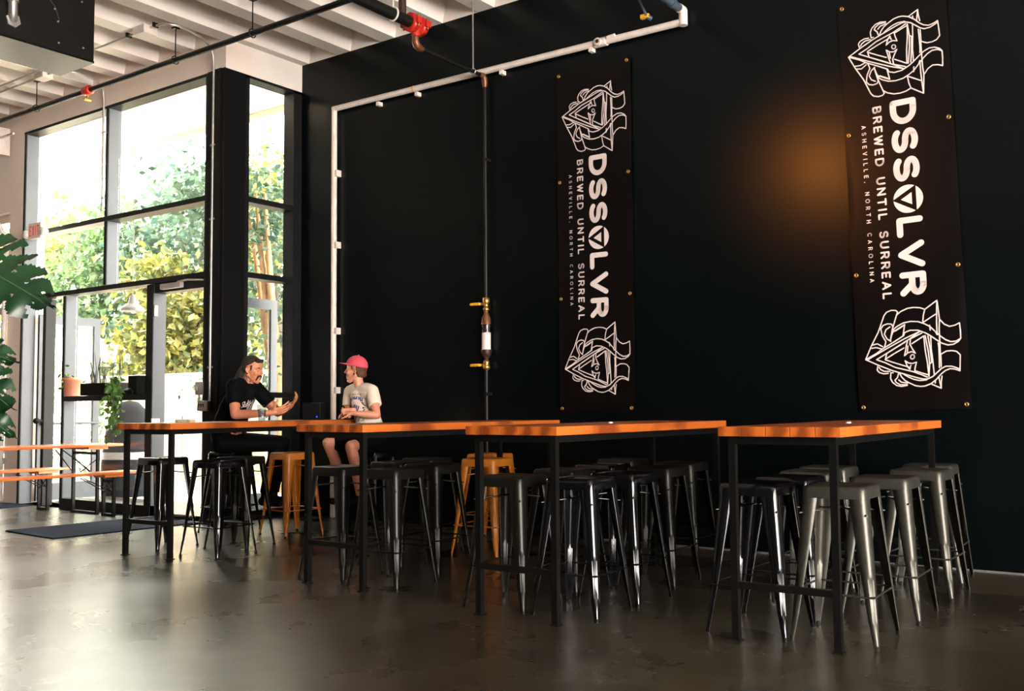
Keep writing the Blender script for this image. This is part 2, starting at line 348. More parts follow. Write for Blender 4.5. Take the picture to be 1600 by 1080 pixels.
# ---- sectional garage door left of the pier
GD = sempty('door_3', 'white sectional garage door with glass panels at left edge', 'door', (0, 0, 0))
for z in (0, .62, 1.24, 1.86, 2.48, 3.10, 3.72): MB().box((-17.0, YW+.1, z), (-13.02, YW+.15, z+.10)).build('section_rail', M['header'], GD)
for xx in (-17.0, -15.7, -14.4, -13.12): MB().box((xx, YW+.1, 0), (xx+.10, YW+.15, 3.82)).build('section_stile', M['header'], GD)
for i in range(3):
    MB().box((-16.95+i*1.3, YW+.12, .05), (-15.65+i*1.3, YW+.128, 3.8)).build('pane', M['glass'], GD)
struct(MB().box((-17.2, YW, 3.82), (-13.02, YW+.3, ZH)).build('wall_garage_header', M['header']), 'white wall above the garage door', 'wall')
struct(MB().box((-24, YW, 0), (-17.0, YW+.3, ZH)).build('wall_far_left', M['white_paint']))
gt = thing('garage_door_track', 'white curved steel roller track beside the garage door', 'track', (-13.0, YW-.05, 0))
pts = [(0, 0, .02), (0, 0, 3.3)]+[(0, -.55+.55*math.cos(math.radians(a)), 3.3+.55*math.sin(math.radians(a))) for a in range(10, 91, 10)]+[(0, -3.0, 3.85)]
MB().tube(pts, .035, 8).build('rail', M['pvc'], gt)
for z in (.5, 1.5, 2.5, 3.1): MB().box((-.04, .0, z), (.06, .05, z+.08)).build('bracket', M['zinc'], gt)
sp = thing('spring_shaft', 'steel spring shaft and cable drum above the garage door', 'garage spring', (-13.0, YW-.16, 4.78))
MB().tube([(-3.6, 0, 0), (.34, 0, 0)], .016, 8).build('shaft', M['zinc'], sp)
MB().lathe([(.03, -.05), (.13, -.05), (.13, -.03), (.10, -.02), (.10, .02), (.13, .03), (.13, .05), (.03, .05)], mt=Matrix.Translation((-.1, 0, 0)) @ Matrix.Rotation(PI/2, 4, 'Y')).build('cable_drum', M['zinc'], sp)
MB().box((0, -.08, -.22), (.02, .12, .14)).build('end_plate', M['pvc'], sp)
# mats
def rug(name, label, c, rz, wx, wy):
    o = MB().rbox((-wx/2, -wy/2, 0), (wx/2, wy/2, .012), .004).build(name, M['mat'], None, c, rz); return tag(o, label, 'mat', 'navy entrance mats')
rug('door_mat', 'navy mat on the concrete leading to the open doorway', (-9.32, 5.78, 0), -.06, .98, 1.55)
rug('door_mat', 'navy mat on the floor at the far left door', (-12.7, 5.75, 0), .12, 1.1, 1.6)
# ---- exit sign
ex = thing('exit_sign', 'white lit exit sign with two lamp heads on the window frame', 'exit sign', (-12.13, 6.50, 3.452))
MB().rbox((-.15, -.03, -.10), (.15, .03, .10), .01).build('housing', M['plastic_white'], ex)
MB().box((-.03, .03, -.04), (.03, .12, .04)).build('mount', M['plastic_white'], ex)
for sx in (-1, 1): MB().lathe([(.0, .04), (.05, .035), (.055, -.01), (.03, -.05), (0, -.05)], mt=Matrix.Translation((sx*.205, -.02, -.03)) @ Matrix.Rotation(PI/2, 4, 'X')).build('lamp_head', M['plastic_white'], ex)
EXIT_PARENT = ex

# ------------------------------------------------------------------ ceiling services
def pipe(name, label, pts, r, m, cat='pipe', parent=None):
    o = MB().tube(pts, r, 12).build(name, m, parent)
    return tag(o, label, cat) if parent is None else o
sprk = thing('sprinkler_pipe', 'thin black sprinkler pipe running along above the front windows', 'pipe')
MB().tube([(-20, 6.1, 4.80), (-5.5, 6.1, 4.80)], .028, 10).build('pipe_run', M['black_pipe'], sprk)
MB().lathe([(.028, -.06), (.05, -.06), (.05, .06), (.028, .06)], mt=Matrix.Translation((-10.35, 6.1, 4.80)) @ Matrix.Rotation(PI/2, 4, 'Y')).build('orange_coupling', M['red'], sprk)
MB().tube([(-10.35, 6.1, 4.80), (-10.35, 6.1, 4.70)], .012).tube([(-10.35, 6.06, 4.70), (-10.35, 6.14, 4.70)], .02).build('sprinkler_head', M['brass'], sprk)
for hx in (-12.45, -11.45, -8.72, -7.5):
    h = MB().tube([(hx, 6.1, 4.84), (hx, 6.1, ZB+.02)], .006, 6).box((hx-.03, 6.07, ZB-.02), (hx+.03, 6.13, ZB))
    h.tube([(hx, 6.1+.042*math.cos(a), 4.80+.042*math.sin(a)) for a in [i*2*PI/12 for i in range(13)]], .006, 6, False)
    h.build('hanger', M['steel'], sprk)
mp = thing('main_pipe', 'thick black fire main under the joists ending in red coupling', 'pipe')
MB().tube([(-5.85, -2, 4.65), (-5.85, 6.52, 4.65)], .052, 16).build('pipe_run', M['black_pipe'], mp)
rc = MB()
for yy in (6.54, 6.66): rc.lathe([(.052, -.03), (.085, -.03), (.085, .03), (.052, .03)], mt=Matrix.Translation((-5.85, yy, 4.65)) @ Matrix.Rotation(PI/2, 4, 'X'))
rc.lathe([(.05, 0), (.05, .18)], mt=Matrix.Translation((-5.85, 6.69, 4.65)) @ Matrix.Rotation(PI/2, 4, 'X'))
for sx in (-1, 1):
    for yy in (6.54, 6.66): rc.rbox((-5.85+sx*.09-.02, yy-.03, 4.62), (-5.85+sx*.09+.02, yy+.03, 4.68), .006)
rc.tube([(-5.85, 6.6, 4.62), (-5.85, 6.6, 4.54)], .04)
rc.build('red_coupling', M['red'], mp)
bl = MB()
for sx in (-1, 1):
    for yy in (6.54, 6.66): bl.tube([(-5.85+sx*.09, yy, 4.60), (-5.85+sx*.09, yy, 4.71)], .011, 6)
bl.build('bolts', M['brass'], mp)
MB().tube([(-5.85, 6.42, 4.66), (-5.85, 6.42, 5.6)], .035, 12).build('riser', M['rust_pipe'], mp)
hg = MB().tube([(-5.85+.06*math.cos(a), 6.3, 4.65+.06*math.sin(a)) for a in [i*2*PI/16 for i in range(17)]], .009, 6, False)
hg.tube([(-5.85, 6.3, 4.71), (-5.85, 6.3, 5.62)], .008, 6); hg.build('hanger', M['pvc'], mp)
dp = thing('drain_pipe', 'thin black test pipe dropping down the wall with two valves', 'pipe')
MB().tube([(-5.853, 6.6, 4.54), (-5.853, 6.6, 4.50), (-5.853, 6.615, 4.466), (-5.853, 6.65, 4.45), (-5.853, 6.70, 4.45)], [.03, .034, .036, .034, .024], 12).build('elbow', M['copper'], dp)
MB().tube([(-5.853, 6.68, 4.45), (-5.853, 7.56, 4.45)], .018, 10).build('horizontal_run', M['black_pipe'], dp)
MB().tube([(-5.853, 7.54, 4.45), (-5.853, 7.59, 4.448), (-5.853, 7.615, 4.43), (-5.853, 7.625, 4.39), (-5.853, 7.625, 4.34)], [.022, .03, .032, .03, .022], 12).build('elbow', M['copper'], dp)
MB().tube([(-5.853, 7.625, 4.36), (-5.853, 7.625, 2.22)], .017, 10).tube([(-5.853, 7.625, 1.56), (-5.853, 7.625, .02)], .017, 10).build('vertical_run', M['black_pipe'], dp)
for z in (3.6, 1.3, .5): MB().box((-5.88, 7.61, z), (-5.826, YB, z+.03)).build('wall_clip', M['black_pipe'], dp)
MB().lathe([(.02, 2.255), (.032, 2.25), (.032, 2.20), (.022, 2.19), (.022, 2.155), (.03, 2.15), (.03, 2.125), (.018, 2.12)], (-5.853, 7.625, 0)).tube([(-5.853, 7.625, 2.19), (-5.90, 7.60, 2.19)], .016, 8).build('upper_valve', M['brass'], dp)
MB().lathe([(.02, 2.13), (.022, 2.10), (.045, 2.05), (.05, 1.99)], (-5.853, 7.625, 0)).build('upper_reducer', M['copper'], dp)
MB().lathe([(.043, 1.99), (.043, 1.74)], (-5.853, 7.625, 0)).build('sight_glass', M['drink_glass'], dp)
MB().lathe([(.036, 1.985), (.036, 1.745)], (-5.853, 7.625, 0)).build('inner_pipe', M['rust_pipe'], dp)
MB().lathe([(.0445, 1.91), (.0445, 1.745)], (-5.853, 7.625, 0), 16).build('paper_label', M['print'], dp)
MB().lathe([(.052, 1.745), (.052, 1.71), (.035, 1.675), (.02, 1.665), (.02, 1.62)], (-5.853, 7.625, 0)).build('lower_reducer', M['rust_pipe'], dp)
MB().lathe([(.018, 1.64), (.03, 1.635), (.03, 1.61), (.022, 1.60), (.034, 1.59), (.034, 1.56), (.02, 1.55)], (-5.853, 7.625, 0)).tube([(-5.853, 7.625, 1.595), (-5.90, 7.60, 1.595)], .016, 8).build('lower_valve', M['brass'], dp)
for z in (2.19, 1.595): MB().rbox((-6.01, 7.56, z-.014), (-5.89, 7.595, z+.014), .01).build('valve_handle', M['yellow_plastic'], dp)
hr = MB().tube([(-5.853, 7.44, 4.47), (-5.853, 7.44, 5.62)], .007, 6)
hr.tube([(-5.853+.028*math.cos(a), 7.44, 4.45+.028*math.sin(a)) for a in [i*2*PI/12 for i in range(13)]], .006, 6, False); hr.build('hanger_rod', M['zinc'], dp)
# white drain line on the black wall
wp = thing('white_pipe', 'long white plastic drain pipe framing the left of the black wall', 'pipe')
MB().tube([(-7.97, 7.63, .01), (-7.97, 7.63, 4.52)], .031, 14).tube([(-7.985, 7.63, 4.52), (-3.70, 7.63, 4.487)], .031, 14).ball((-7.97, 7.63, 4.52), .031).build('pipe_run', M['pvc'], wp)
MB().tube([(-3.70, 7.63, 4.455), (-3.70, 7.63, 4.58)], .038, 14).ball((-3.70, 7.63, 4.585), .038).tube([(-3.70, 7.63, 4.585), (-3.70, 7.55, 4.585)], .038, 14).build('elbow', M['pvc'], wp)
MB().tube([(-3.70, 7.56, 4.585), (-3.70, 6.2, 4.57)], .034, 14).tube([(-3.70, 7.46, 4.585), (-3.70, 7.40, 4.585)], .040, 14).build('grey_blue_pipe', M['blue_pipe'], wp)
t_ = MB().tube([(-4.58, 7.63, 4.494), (-4.46, 7.63, 4.493)], .042, 14).tube([(-4.53, 7.63, 4.49), (-4.53, 7.575, 4.49)], .034, 14).tube([(-4.44, 7.60, 4.51), (-4.36, 7.60, 4.515)], .016, 8)
t_.build('tee_fitting', M['pvc'], wp)
MB().tube([(-4.53, 7.576, 4.49), (-4.53, 7.57, 4.49)], .018, 10).build('clean_out', M['rust_pipe'], wp)
for xx in (-7.3, -5.95+.3, -6.75, -4.63): MB().box((xx-.018, 7.615, 4.43), (xx+.018, YB, 4.47)).build('clip', M['pvc'], wp)
for z in (3.75, 2.95, 2.0, 1.35): MB().box((-7.945, 7.61, z), (-7.91, YB, z+.07)).build('clip', M['pvc'], wp)
MB().tube([(-6.80, 7.63, 4.512), (-6.785, 7.63, 4.512)], .033, 14).build('yellow_tape', M['yellow_plastic'], wp)
# tiny blue pipe and orange valve hanging near the top right of the drain
ov = thing('orange_valve', 'small orange handled valve hanging beside the grey blue pipe', 'valve', (-3.98, 7.50, 4.56))
MB().tube([(0, 0, .0), (0, -.35, .25)], .012, 8).tube([(0, 0, 0), (.03, .03, -.02)], .022, 8).build('body', M['blue_pipe'], ov)
MB().rbox((-.06, -.02, -.015), (.02, .02, .025), .008).build('handle', M['yellow_plastic'], ov)
# electrical conduit
cdt = thing('electrical_conduit', 'silver conduit down the corner post from the ceiling', 'conduit')
cp = [(-8.72, 6.575, 1.27), (-8.715, 6.575, 4.85), (-8.71, 6.56, 4.98), (-8.69, 6.50, 5.06), (-8.65, 6.36, 5.11), (-8.60, 6.15, 5.118), (-8.60, 6.03, 5.118), (-8.66, 5.93, 5.118), (-8.80, 5.90, 5.118), (-14, 5.9, 5.118)]
MB().tube(cp, .013, 8).build('tube', M['zinc'], cdt)
for z in (1.62, 3.2, 4.0): MB().box((-8.76, 6.57, z), (-8.68, 6.592, z+.02)).build('strap', M['zinc'], cdt)
MB().rbox((-9.06, 5.82, 5.05), (-8.86, 5.98, 5.14), .008).build('junction_box', M['pvc'], cdt)
for xx in (-9.25, -8.78): MB().box((xx-.01, 5.87, 5.10), (xx+.01, 5.93, ZB)).build('strap', M['steel'], cdt)
c2 = thing('electrical_conduit', 'silver conduit down the front window mullion', 'conduit')
MB().tube([(-10.82, 6.585, 3.55), (-10.815, 6.585, 4.90), (-10.80, 6.56, 5.02), (-10.77, 6.45, 5.10), (-10.75, 6.2, 5.118), (-10.80, 6.08, 5.118), (-10.95, 6.02, 5.118), (-14, 6.02, 5.118)], .013, 8).build('tube', M['zinc'], c2)
for z in (3.7, 4.5): MB().box((-10.85, 6.58, z), (-10.78, 6.61, z+.02)).build('strap', M['zinc'], c2)
MB().rbox((-11.25, 5.95, 5.07), (-11.05, 6.08, 5.14), .008).build('junction_box', M['pvc'], c2)
ob = thing('outlet_box', 'grey four socket outlet box on the corner post', 'outlet', (-8.81, 6.59, 1.225))
MB().rbox((-.075, -.05, -.055), (.075, 0, .055), .008).build('box', M['box_grey'], ob)
for i in range(3): MB().prism([(-.055+i*.035, .02), (-.03+i*.035, .02), (-.042+i*.035, -.02)], -.053, -.05, 'y').build('socket', M['rubber'], ob)
MB().rbox((.085, -.04, -.05), (.12, 0, .05), .006).build('plug', M['laptop'], ob)
o2 = thing('switch_box', 'small grey switch box above the outlet on the post', 'switch', (-8.885, 6.595, 1.41))
MB().rbox((-.035, -.06, -.07), (.035, 0, .07), .008).build('box', M['box_grey'], o2)
MB().tube([(0, -.03, -.07), (.0, -.03, -.13)], .012, 8).build('nipple', M['box_grey'], o2)
MB().box((-.012, -.066, -.02), (.012, -.06, .02)).build('toggle', M['plastic_white'], o2)
# air unit, upper left
du = thing('air_handler', 'black and grey sheet metal air unit hanging from the ceiling', 'air unit', (-7.90, 4.41, 4.2))
# corner (+x,+y) of the underside is the origin
du.location = (-7.89, 4.70, 4.2)
MB().box((-.02, -3.4, .015), (0, 0, .93)).build('black_panel', M['duct_black'], du)
MB().box((-.53, -3.4, 0), (-.02, -.001, .93)).build('casing', M['duct_grey'], du)
MB().box((-.54, -3.4, -.006), (.004, .004, .012)).build('bottom_flange', M['steel'], du)
scr = MB()
for yy, zz in ((-.1, .1), (-.32, .08), (-.33, .26), (-.36, .36), (-.6, .45), (-.12, .5), (-.9, .62), (-.6, .62), (-1.2, .4)): scr.tube([(0, yy, zz), (.008, yy, zz)], .008, 8)
scr.build('screws', M['zinc'], du)
MB().tube([(.05, -.78, .8), (.055, -.76, .55), (.05, -.74, .36)], .035, 12).build('flexible_conduit', M['box_grey'], du)
MB().tube([(.05, -.74, .37), (.05, -.735, .28)], .045, 10).tube([(.05, -.735, .29), (.04, -.73, .20), (0.0, -.71, .15)], .036, 12).tube([(.004, -.71, .15), (.016, -.71, .15)], .062, 6).build('conduit_elbow', M['zinc'], du)
MB().tube([(.006, -.62, .75), (.008, -.5, .5), (.006, -.36, .38), (.006, -.32, .27)], .004, 6).build('wire', M['rust_pipe'], du)
for yy in (-.4, -2.8): MB().tube([(-.3, yy, .93), (-.3, yy, 1.1)], .008, 6).build('hanger_rod', M['zinc'], du)
# ------------------------------------------------------------------ lettering
def sarc(cx, cy, rx, ry, a0, a1, n=10):
    return [(cx+rx*math.cos(math.radians(a0+(a1-a0)*i/n)), cy+ry*math.sin(math.radians(a0+(a1-a0)*i/n))) for i in range(n+1)]
GL = {  # width, strokes in a unit high box
 'A': (.80, [[(0, 0), (.40, 1), (.80, 0)], [(.14, .32), (.66, .32)]]),
 'B': (.66, [[(0, 0), (0, 1), (.36, 1)]+sarc(.36, .76, .24, .24, 90, -90)+[(0, .52)], [(.36, .52)]+sarc(.38, .26, .28, .26, 90, -90)+[(0, 0)]]),
 'C': (.80, [sarc(.45, .5, .45, .5, 50, 310, 18)]),
 'D': (.78, [[(0, 0), (0, 1), (.32, 1)]+sarc(.32, .5, .46, .5, 90, -90, 14)+[(0, 0)]]),
 'E': (.58, [[(.58, 1), (0, 1), (0, 0), (.58, 0)], [(0, .5), (.5, .5)]]),
 'H': (.72, [[(0, 0), (0, 1)], [(.72, 0), (.72, 1)], [(0, .5), (.72, .5)]]),
 'I': (0.0, [[(0, 0), (0, 1)]]),
 'L': (.54, [[(0, 1), (0, 0), (.54, 0)]]),
 'N': (.74, [[(0, 0), (0, 1), (.74, 0), (.74, 1)]]),
 'O': (.96, [sarc(.48, .5, .48, .5, 0, 360, 28)]),
 'R': (.66, [[(0, 0), (0, 1), (.36, 1)]+sarc(.36, .73, .28, .27, 90, -90)+[(0, .46)], [(.34, .46), (.66, 0)]]),
 'S': (.64, [sarc(.32, .76, .30, .24, 35, 180, 9)+sarc(.32, .755, .30, .235, 180, 270, 6)[1:]+sarc(.32, .26, .32, .26, 90, 0, 6)+sarc(.32, .26, .32, .26, 0, -150, 9)[1:]]),
 'T': (.70, [[(0, 1), (.70, 1)], [(.35, 1), (.35, 0)]]),
 'U': (.70, [[(0, 1), (0, .36)]+sarc(.35, .36, .35, .36, 180, 360, 12)+[(.70, 1)]]),
 'V': (.78, [[(0, 1), (.39, 0), (.78, 1)]]),
 'W': (1.06, [[(0, 1), (.27, 0), (.53, .95), (.79, 0), (1.06, 1)]]),
 'X': (.70, [[(0, 0), (.70, 1)], [(0, 1), (.70, 0)]]),
 ',': (.05, [[(.05, .08), (0, -.12)]]),
}
def ribbon(mb, pts, wd, P, h=0.0, closed=False):
    """flat stroke of width wd with round ends; P maps (a, b) to 3D"""
    n = len(pts)
    for i in range(n-1):
        (x0, y0), (x1, y1) = pts[i], pts[i+1]; dx, dy = x1-x0, y1-y0; L = math.hypot(dx, dy)
        if L < 1e-7: continue
        px, py = -dy/L*wd/2, dx/L*wd/2
        mb.add([P(x0+px, y0+py), P(x0-px, y0-py), P(x1-px, y1-py), P(x1+px, y1+py)], [(0, 1, 2, 3)])
    for i, (x, y) in enumerate(pts):
        k = 12 if wd > .015 else 8
        mb.add([P(x+wd/2*math.cos(2*PI*j/k), y+wd/2*math.sin(2*PI*j/k)) for j in range(k)], [tuple(range(k))])
def text_strokes(mb, txt, P, length, height, wd, gap, space, words=None):
    """fit txt in length; P(a along, b up)"""
    hh = height-wd; adv = []; tot = 0
    for ch in txt:
        wch = space if ch == ' ' else GL[ch][0]
        adv.append(wch); tot += wch
    # horizontal scale fits the whole line
    s = (length-wd*len(txt)-gap*(len(txt)-1))/tot
    a = 0
    for ch, wch in zip(txt, adv):
        if ch != ' ':
            for st in GL[ch][1]:
                ribbon(mb, [(a+wd/2+x*s, wd/2+y*hh) for x, y in st], wd, P)
            if words: words[0](mb); mb = MB()
        a += wch*s+wd+gap

# EXIT on both faces of the sign
xm = MB()
text_strokes(xm, 'EXIT', lambda a, b: (-.115+a, -.0315, -.065+b), .23, .13, .017, .020, .3)
xm.build('exit_letters', M['exit_red'], EXIT_PARENT)

# ------------------------------------------------------------------ banners
# emblem strokes, in the pixels of an enlarged view of the first banner (926 x 1080 over 120 x 140)
EM = [[(68,565),(165,485),(270,405),(400,322),(480,272),(520,252),(545,246)],[(155,540),(225,490),(300,425),(440,345),(500,302),(550,262)],[(225,520),(300,468),(410,397)],[(462,345),(510,312),(560,280)],
[(68,565),(160,600),(210,630),(300,668),(385,708),(395,735)],[(85,560),(230,618),(400,680),(520,712)],[(155,540),(300,605),(435,665),(515,712)],[(225,525),(300,558),(380,590)],[(235,575),(390,642)],[(445,612),(545,660)],[(435,662),(532,692)],[(225,520),(240,578)],
[(68,565),(120,680),(185,800),(215,880),(240,945),(262,970),(300,978),(335,968),(350,948),(300,800),(275,685)],[(340,920),(375,945),(430,960),(480,955),(530,938),(570,910),(555,860),(545,792)],[(570,910),(672,970),(665,900),(655,760),(652,640)],[(672,970),(680,780),(672,700),(668,560),(665,450)],
[(652,128),(655,180),(665,240)],[(652,128),(580,186)],[(652,128),(640,236)],[(650,325),(655,420),(658,520),(655,560)],[(665,330),(668,450)],[(605,272),(602,400),(596,520),(600,638)],[(562,265),(558,400),(548,520),(545,660)],[(562,265),(575,385),(572,500),(556,660)],[(592,400),(588,520),(578,650)],[(575,382),(600,398)],
[(330,365),(345,320),(370,280),(400,250),(450,208),(490,190),(525,184),(575,193),(620,222),(660,262),(695,285),(735,292),(775,275),(810,250),(816,320),(822,400),(795,440),(760,458),(715,466),(670,448)],[(545,244),(590,255),(630,285),(665,312),(700,324),(745,312),(780,290),(806,268)],[(365,340),(400,305),(440,272),(485,248),(540,238)],[(610,205),(608,190)],
[(385,230),(340,232),(300,252),(270,290),(256,330),(262,385)],[(385,236),(330,250),(298,282),(290,305),(312,325),(322,360)],[(320,300),(340,272),(388,250)],[(240,385),(205,390),(170,412),(154,440),(162,475)],[(255,400),(210,412),(180,440),(172,462)],[(262,385),(280,380)],
[(395,735),(440,745),(500,728),(560,685),(600,645),(640,598),(685,550),(730,520),(775,514),(815,530),(836,555),(838,630),(836,704),(800,692),(755,692),(715,725),(682,780)],[(836,555),(800,538),(755,545),(715,575),(680,618),(640,675),(600,735),(560,772),(510,808),(450,828),(390,830),(340,812),(305,790)],
[(120,660),(160,656),(200,632)],[(130,688),(170,690),(212,650)],[(225,640),(240,690),(215,755),(206,825),(228,852),(262,858),(295,845),(302,822)],[(280,682),(250,715),(232,765),(248,805),(280,822)],[(275,685),(290,740),(312,790)],[(310,770),(400,812),(380,708)],[(320,770),(395,805)],[(548,790),(600,815),(652,840)],[(600,700),(598,748)],[(640,675),(652,640)],
[(382,466),(398,405),(416,374),(420,396),(426,412)],[(382,466),(410,436),(440,424),(472,428),(458,380),(452,345),(470,338)],
[(380,515),(392,560),(400,605),(412,648)],[(380,515),(408,536),(440,538),(468,515),(448,560),(430,612),(437,662)],[(405,540),(412,600)],
[(443+16*math.cos(a*PI/8), 487+21*math.sin(a*PI/8)) for a in range(17)]]
def wall_at(px, py, Y=7.66):
    d = Fw+R2*((px-800)/F_PX)+U2*((540-py)/F_PX); t = (Y-CAM.y)/d.y; return CAM+d*t
EML = []
for st in EM:
    q = []
    for x, y in st:
        v = wall_at(870+x/7.717, 110+y/7.717); q.append((v.x+5.03, v.z-4.31))
    EML.append(q)
BW, BH = .79, 3.17
def make_banner(label, loc, ry):
    t = thing('banner', label, 'banner', loc, 0, 'vertical brewery banners'); t.rotation_euler = (0, ry, 0)
    # vinyl sheet, slightly rippled, with a front and a back
    mb = MB(); nx, nz = 28, 110; vs = []
    def rip(u, v):
        e = min(u, 1-u)
        return .006*math.sin(v*17+u*3)*(.3+abs(u-.5))+.007*math.exp(-e*16)*math.sin(v*21+1)-.010*max(0, .06-e)/.06
    for side in (0, 1):
        for j in range(nz+1):
            for i in range(nx+1):
                u, v = i/nx, j/nz; vs.append((u*BW, (-.012-rip(u, v)*.5)+side*.004, -v*BH))
    fs = []; k = (nx+1)*(nz+1)
    for j in range(nz):
        for i in range(nx):
            a = j*(nx+1)+i; fs.append((a, a+nx+1, a+nx+2, a+1)); fs.append((k+a, k+a+1, k+a+nx+2, k+a+nx+1))
    mb.add(vs, fs, True); mb.build('vinyl_sheet', M['vinyl'], t)
    for u in (.032, BW-.032):
        for v in (.03, 1.05, 2.13, BH-.03):
            a = 1.04 if v == 1.05 else v
            MB().lathe([(.006, 0), (.016, 0), (.016, .006), (.006, .006), (.006, 0)], mt=Matrix.Translation((u, -.017, -a)) @ Matrix.Rotation(PI/2, 4, 'X'), seg=14).build('grommet', M['brass'], t)
    Pf = lambda off: (lambda a, b: (a, -off, b))
    SF = lambda a, b: .014+rip(min(1, max(0, a/BW)), min(1, max(0, -b/BH)))*.5
    em = MB()
    for st in EML: ribbon(em, st, .0088, lambda a, b: (a, -SF(a, b), b))
    em.build('upper_emblem', M['print'], t)
    em = MB(); zc = 4.128+1.292-2*4.31
    for st in EML: ribbon(em, st, .0088, lambda a, b: (a+.005, -SF(a, zc-b), zc-b))
    em.build('lower_emblem', M['print'], t)
    P1 = lambda a, b: (.347+b, -SF(.347+b, -.836-a), -.836-a)
    # the big name: D S S (disc) L V R
    H = .190; wd = .046; total = 1.489; gap = .030
    seq = ['D', 'S', 'S', '@', 'L', 'V', 'R']; ws = {'D': .80, 'S': .78, 'L': .58, 'V': .86, 'R': .74}
    disc = .212; tot = sum(ws[c] for c in seq if c != '@'); s = (total-disc-wd*6-gap*6)/tot; a = 0
    for ch in seq:
        lm = MB()
        if ch == '@':
            cx, r = a+disc/2, disc/2
            cy = H/2
            def seg_poly(n_):   # one cap of the disc cut off by a triangle side
                return n_
            # triangle pointing to the letter foot (left), side bar at the right
            tri = [(cx+r*1.0*math.cos(q), cy+r*1.0*math.sin(q)) for q in (math.radians(90-60+0), math.radians(90+60), math.radians(-90))]
            bar = .021
            # three caps outside the triangle
            for i0 in range(3):
                A, B = tri[i0], tri[(i0+1) % 3]
                mx, my = (A[0]+B[0])/2-cx, (A[1]+B[1])/2-cy; L = math.hypot(mx, my); nx_, ny_ = mx/L, my/L
                d0 = L+.004; half = math.acos(min(1, d0/r)); base = math.atan2(ny_, nx_)
                pts = [(cx+r*math.cos(base-half+2*half*q/16), cy+r*math.sin(base-half+2*half*q/16)) for q in range(17)]
                lm.add([P1(*p) for p in pts], [tuple(range(17))])
            sc_ = .50
            lm.add([P1(cx+(x-cx)*sc_, cy+(y-cy)*sc_) for x, y in tri], [(0, 1, 2)])
            a += disc+gap; lm.build('disc_letter', M['print'], t)
        else:
            for st in GL[ch][1]:
                k_ = ws[ch]/GL[ch][0]
                ribbon(lm, [(a+wd/2+x*k_*s, wd/2+y*(H-wd)) for x, y in st], wd, P1)
            a += ws[ch]*s+wd+gap; lm.build('name_letter', M['print'], t)
    text_strokes(MB(), 'BREWED UNTIL SURREAL', lambda a, b: (.218+b, -SF(.218+b, -.854-a), -.854-a), 1.478, .068, .0135, .0235, .42, [lambda q: q.build('slogan_letter', M['print'], t)])
    text_strokes(MB(), 'ASHEVILLE, NORTH CAROLINA', lambda a, b: (.130+b, -SF(.130+b, -.982-a), -.982-a), 1.214, .034, .0062, .0265, .55, [lambda q: q.build('place_letter', M['print'], t)])
    return t
make_banner('black vinyl banner with white emblem and lettering, left one of the two', (-5.03, YB-.012, 4.31), 0)
make_banner('large black vinyl banner with white lettering beside the warm glow, right one', (-2.385, YB-.012, 4.30), -.0245)

# ------------------------------------------------------------------ high tables
HT, TT = 1.076, .049
def high_table(label, x, y, th, L, W):
    t = thing('high_table', label, 'table', (x, y, 0), th, 'pine topped high tables')
    mb = MB(); n = 5
    for i in range(n):                       # planks, with tiny gaps inside one slab
        a, b = W*i/n, W*(i+1)/n
        mb.rbox((a+.0008, 0, HT-TT), (b-.0008, L, HT), .003)
    mb.build('tabletop', M['wood'], t)
    s = .036; e = .06
    for lx in (.055, W-.055):
        for ly in (e, L-e):
            MB().box((lx-s/2, ly-s/2, .0), (lx+s/2, ly+s/2, HT-TT)).box((lx-s*.75, ly-s*.75, 0), (lx+s*.75, ly+s*.75, .006)).build('leg', M['steel'], t)
    fr = MB()
    for lx in (.055, W-.055): fr.box((lx-s/2, e+s/2, HT-TT-.04), (lx+s/2, L-e-s/2, HT-TT))
    for ly in (e, L-e): fr.box((.055+s/2, ly-s/2, HT-TT-.04), (W-.055-s/2, ly+s/2, HT-TT))
    fr.build('apron', M['steel'], t)
    for ly in (e, L-e): MB().box((.055+s/2, ly-s*.4, .262), (W-.055-s/2, ly+s*.4, .296)).build('foot_rail', M['steel'], t)
    return t
TB = [(-7.455, 4.709, .10, 2.30, .64), (-5.209, 4.643, -.0145, 2.27, .641), (-3.597, 4.482, .011, 2.27, .628), (-2.138, 4.717, .027, 2.27, .621)]
for lab, a in zip(('pine topped steel high table where two people sit, leftmost', 'pine topped steel high table second from left, behind the seated woman',
                   'pine topped steel high table third from left, under the left banner', 'pine topped steel high table nearest the right edge, below the right banner'), TB): high_table(lab, *a)
def on_table(i, u, v, z=HT): x, y, th, L, W = TB[i]; c, s = math.cos(th), math.sin(th); return (x+u*c-v*s, y+u*s+v*c, z)

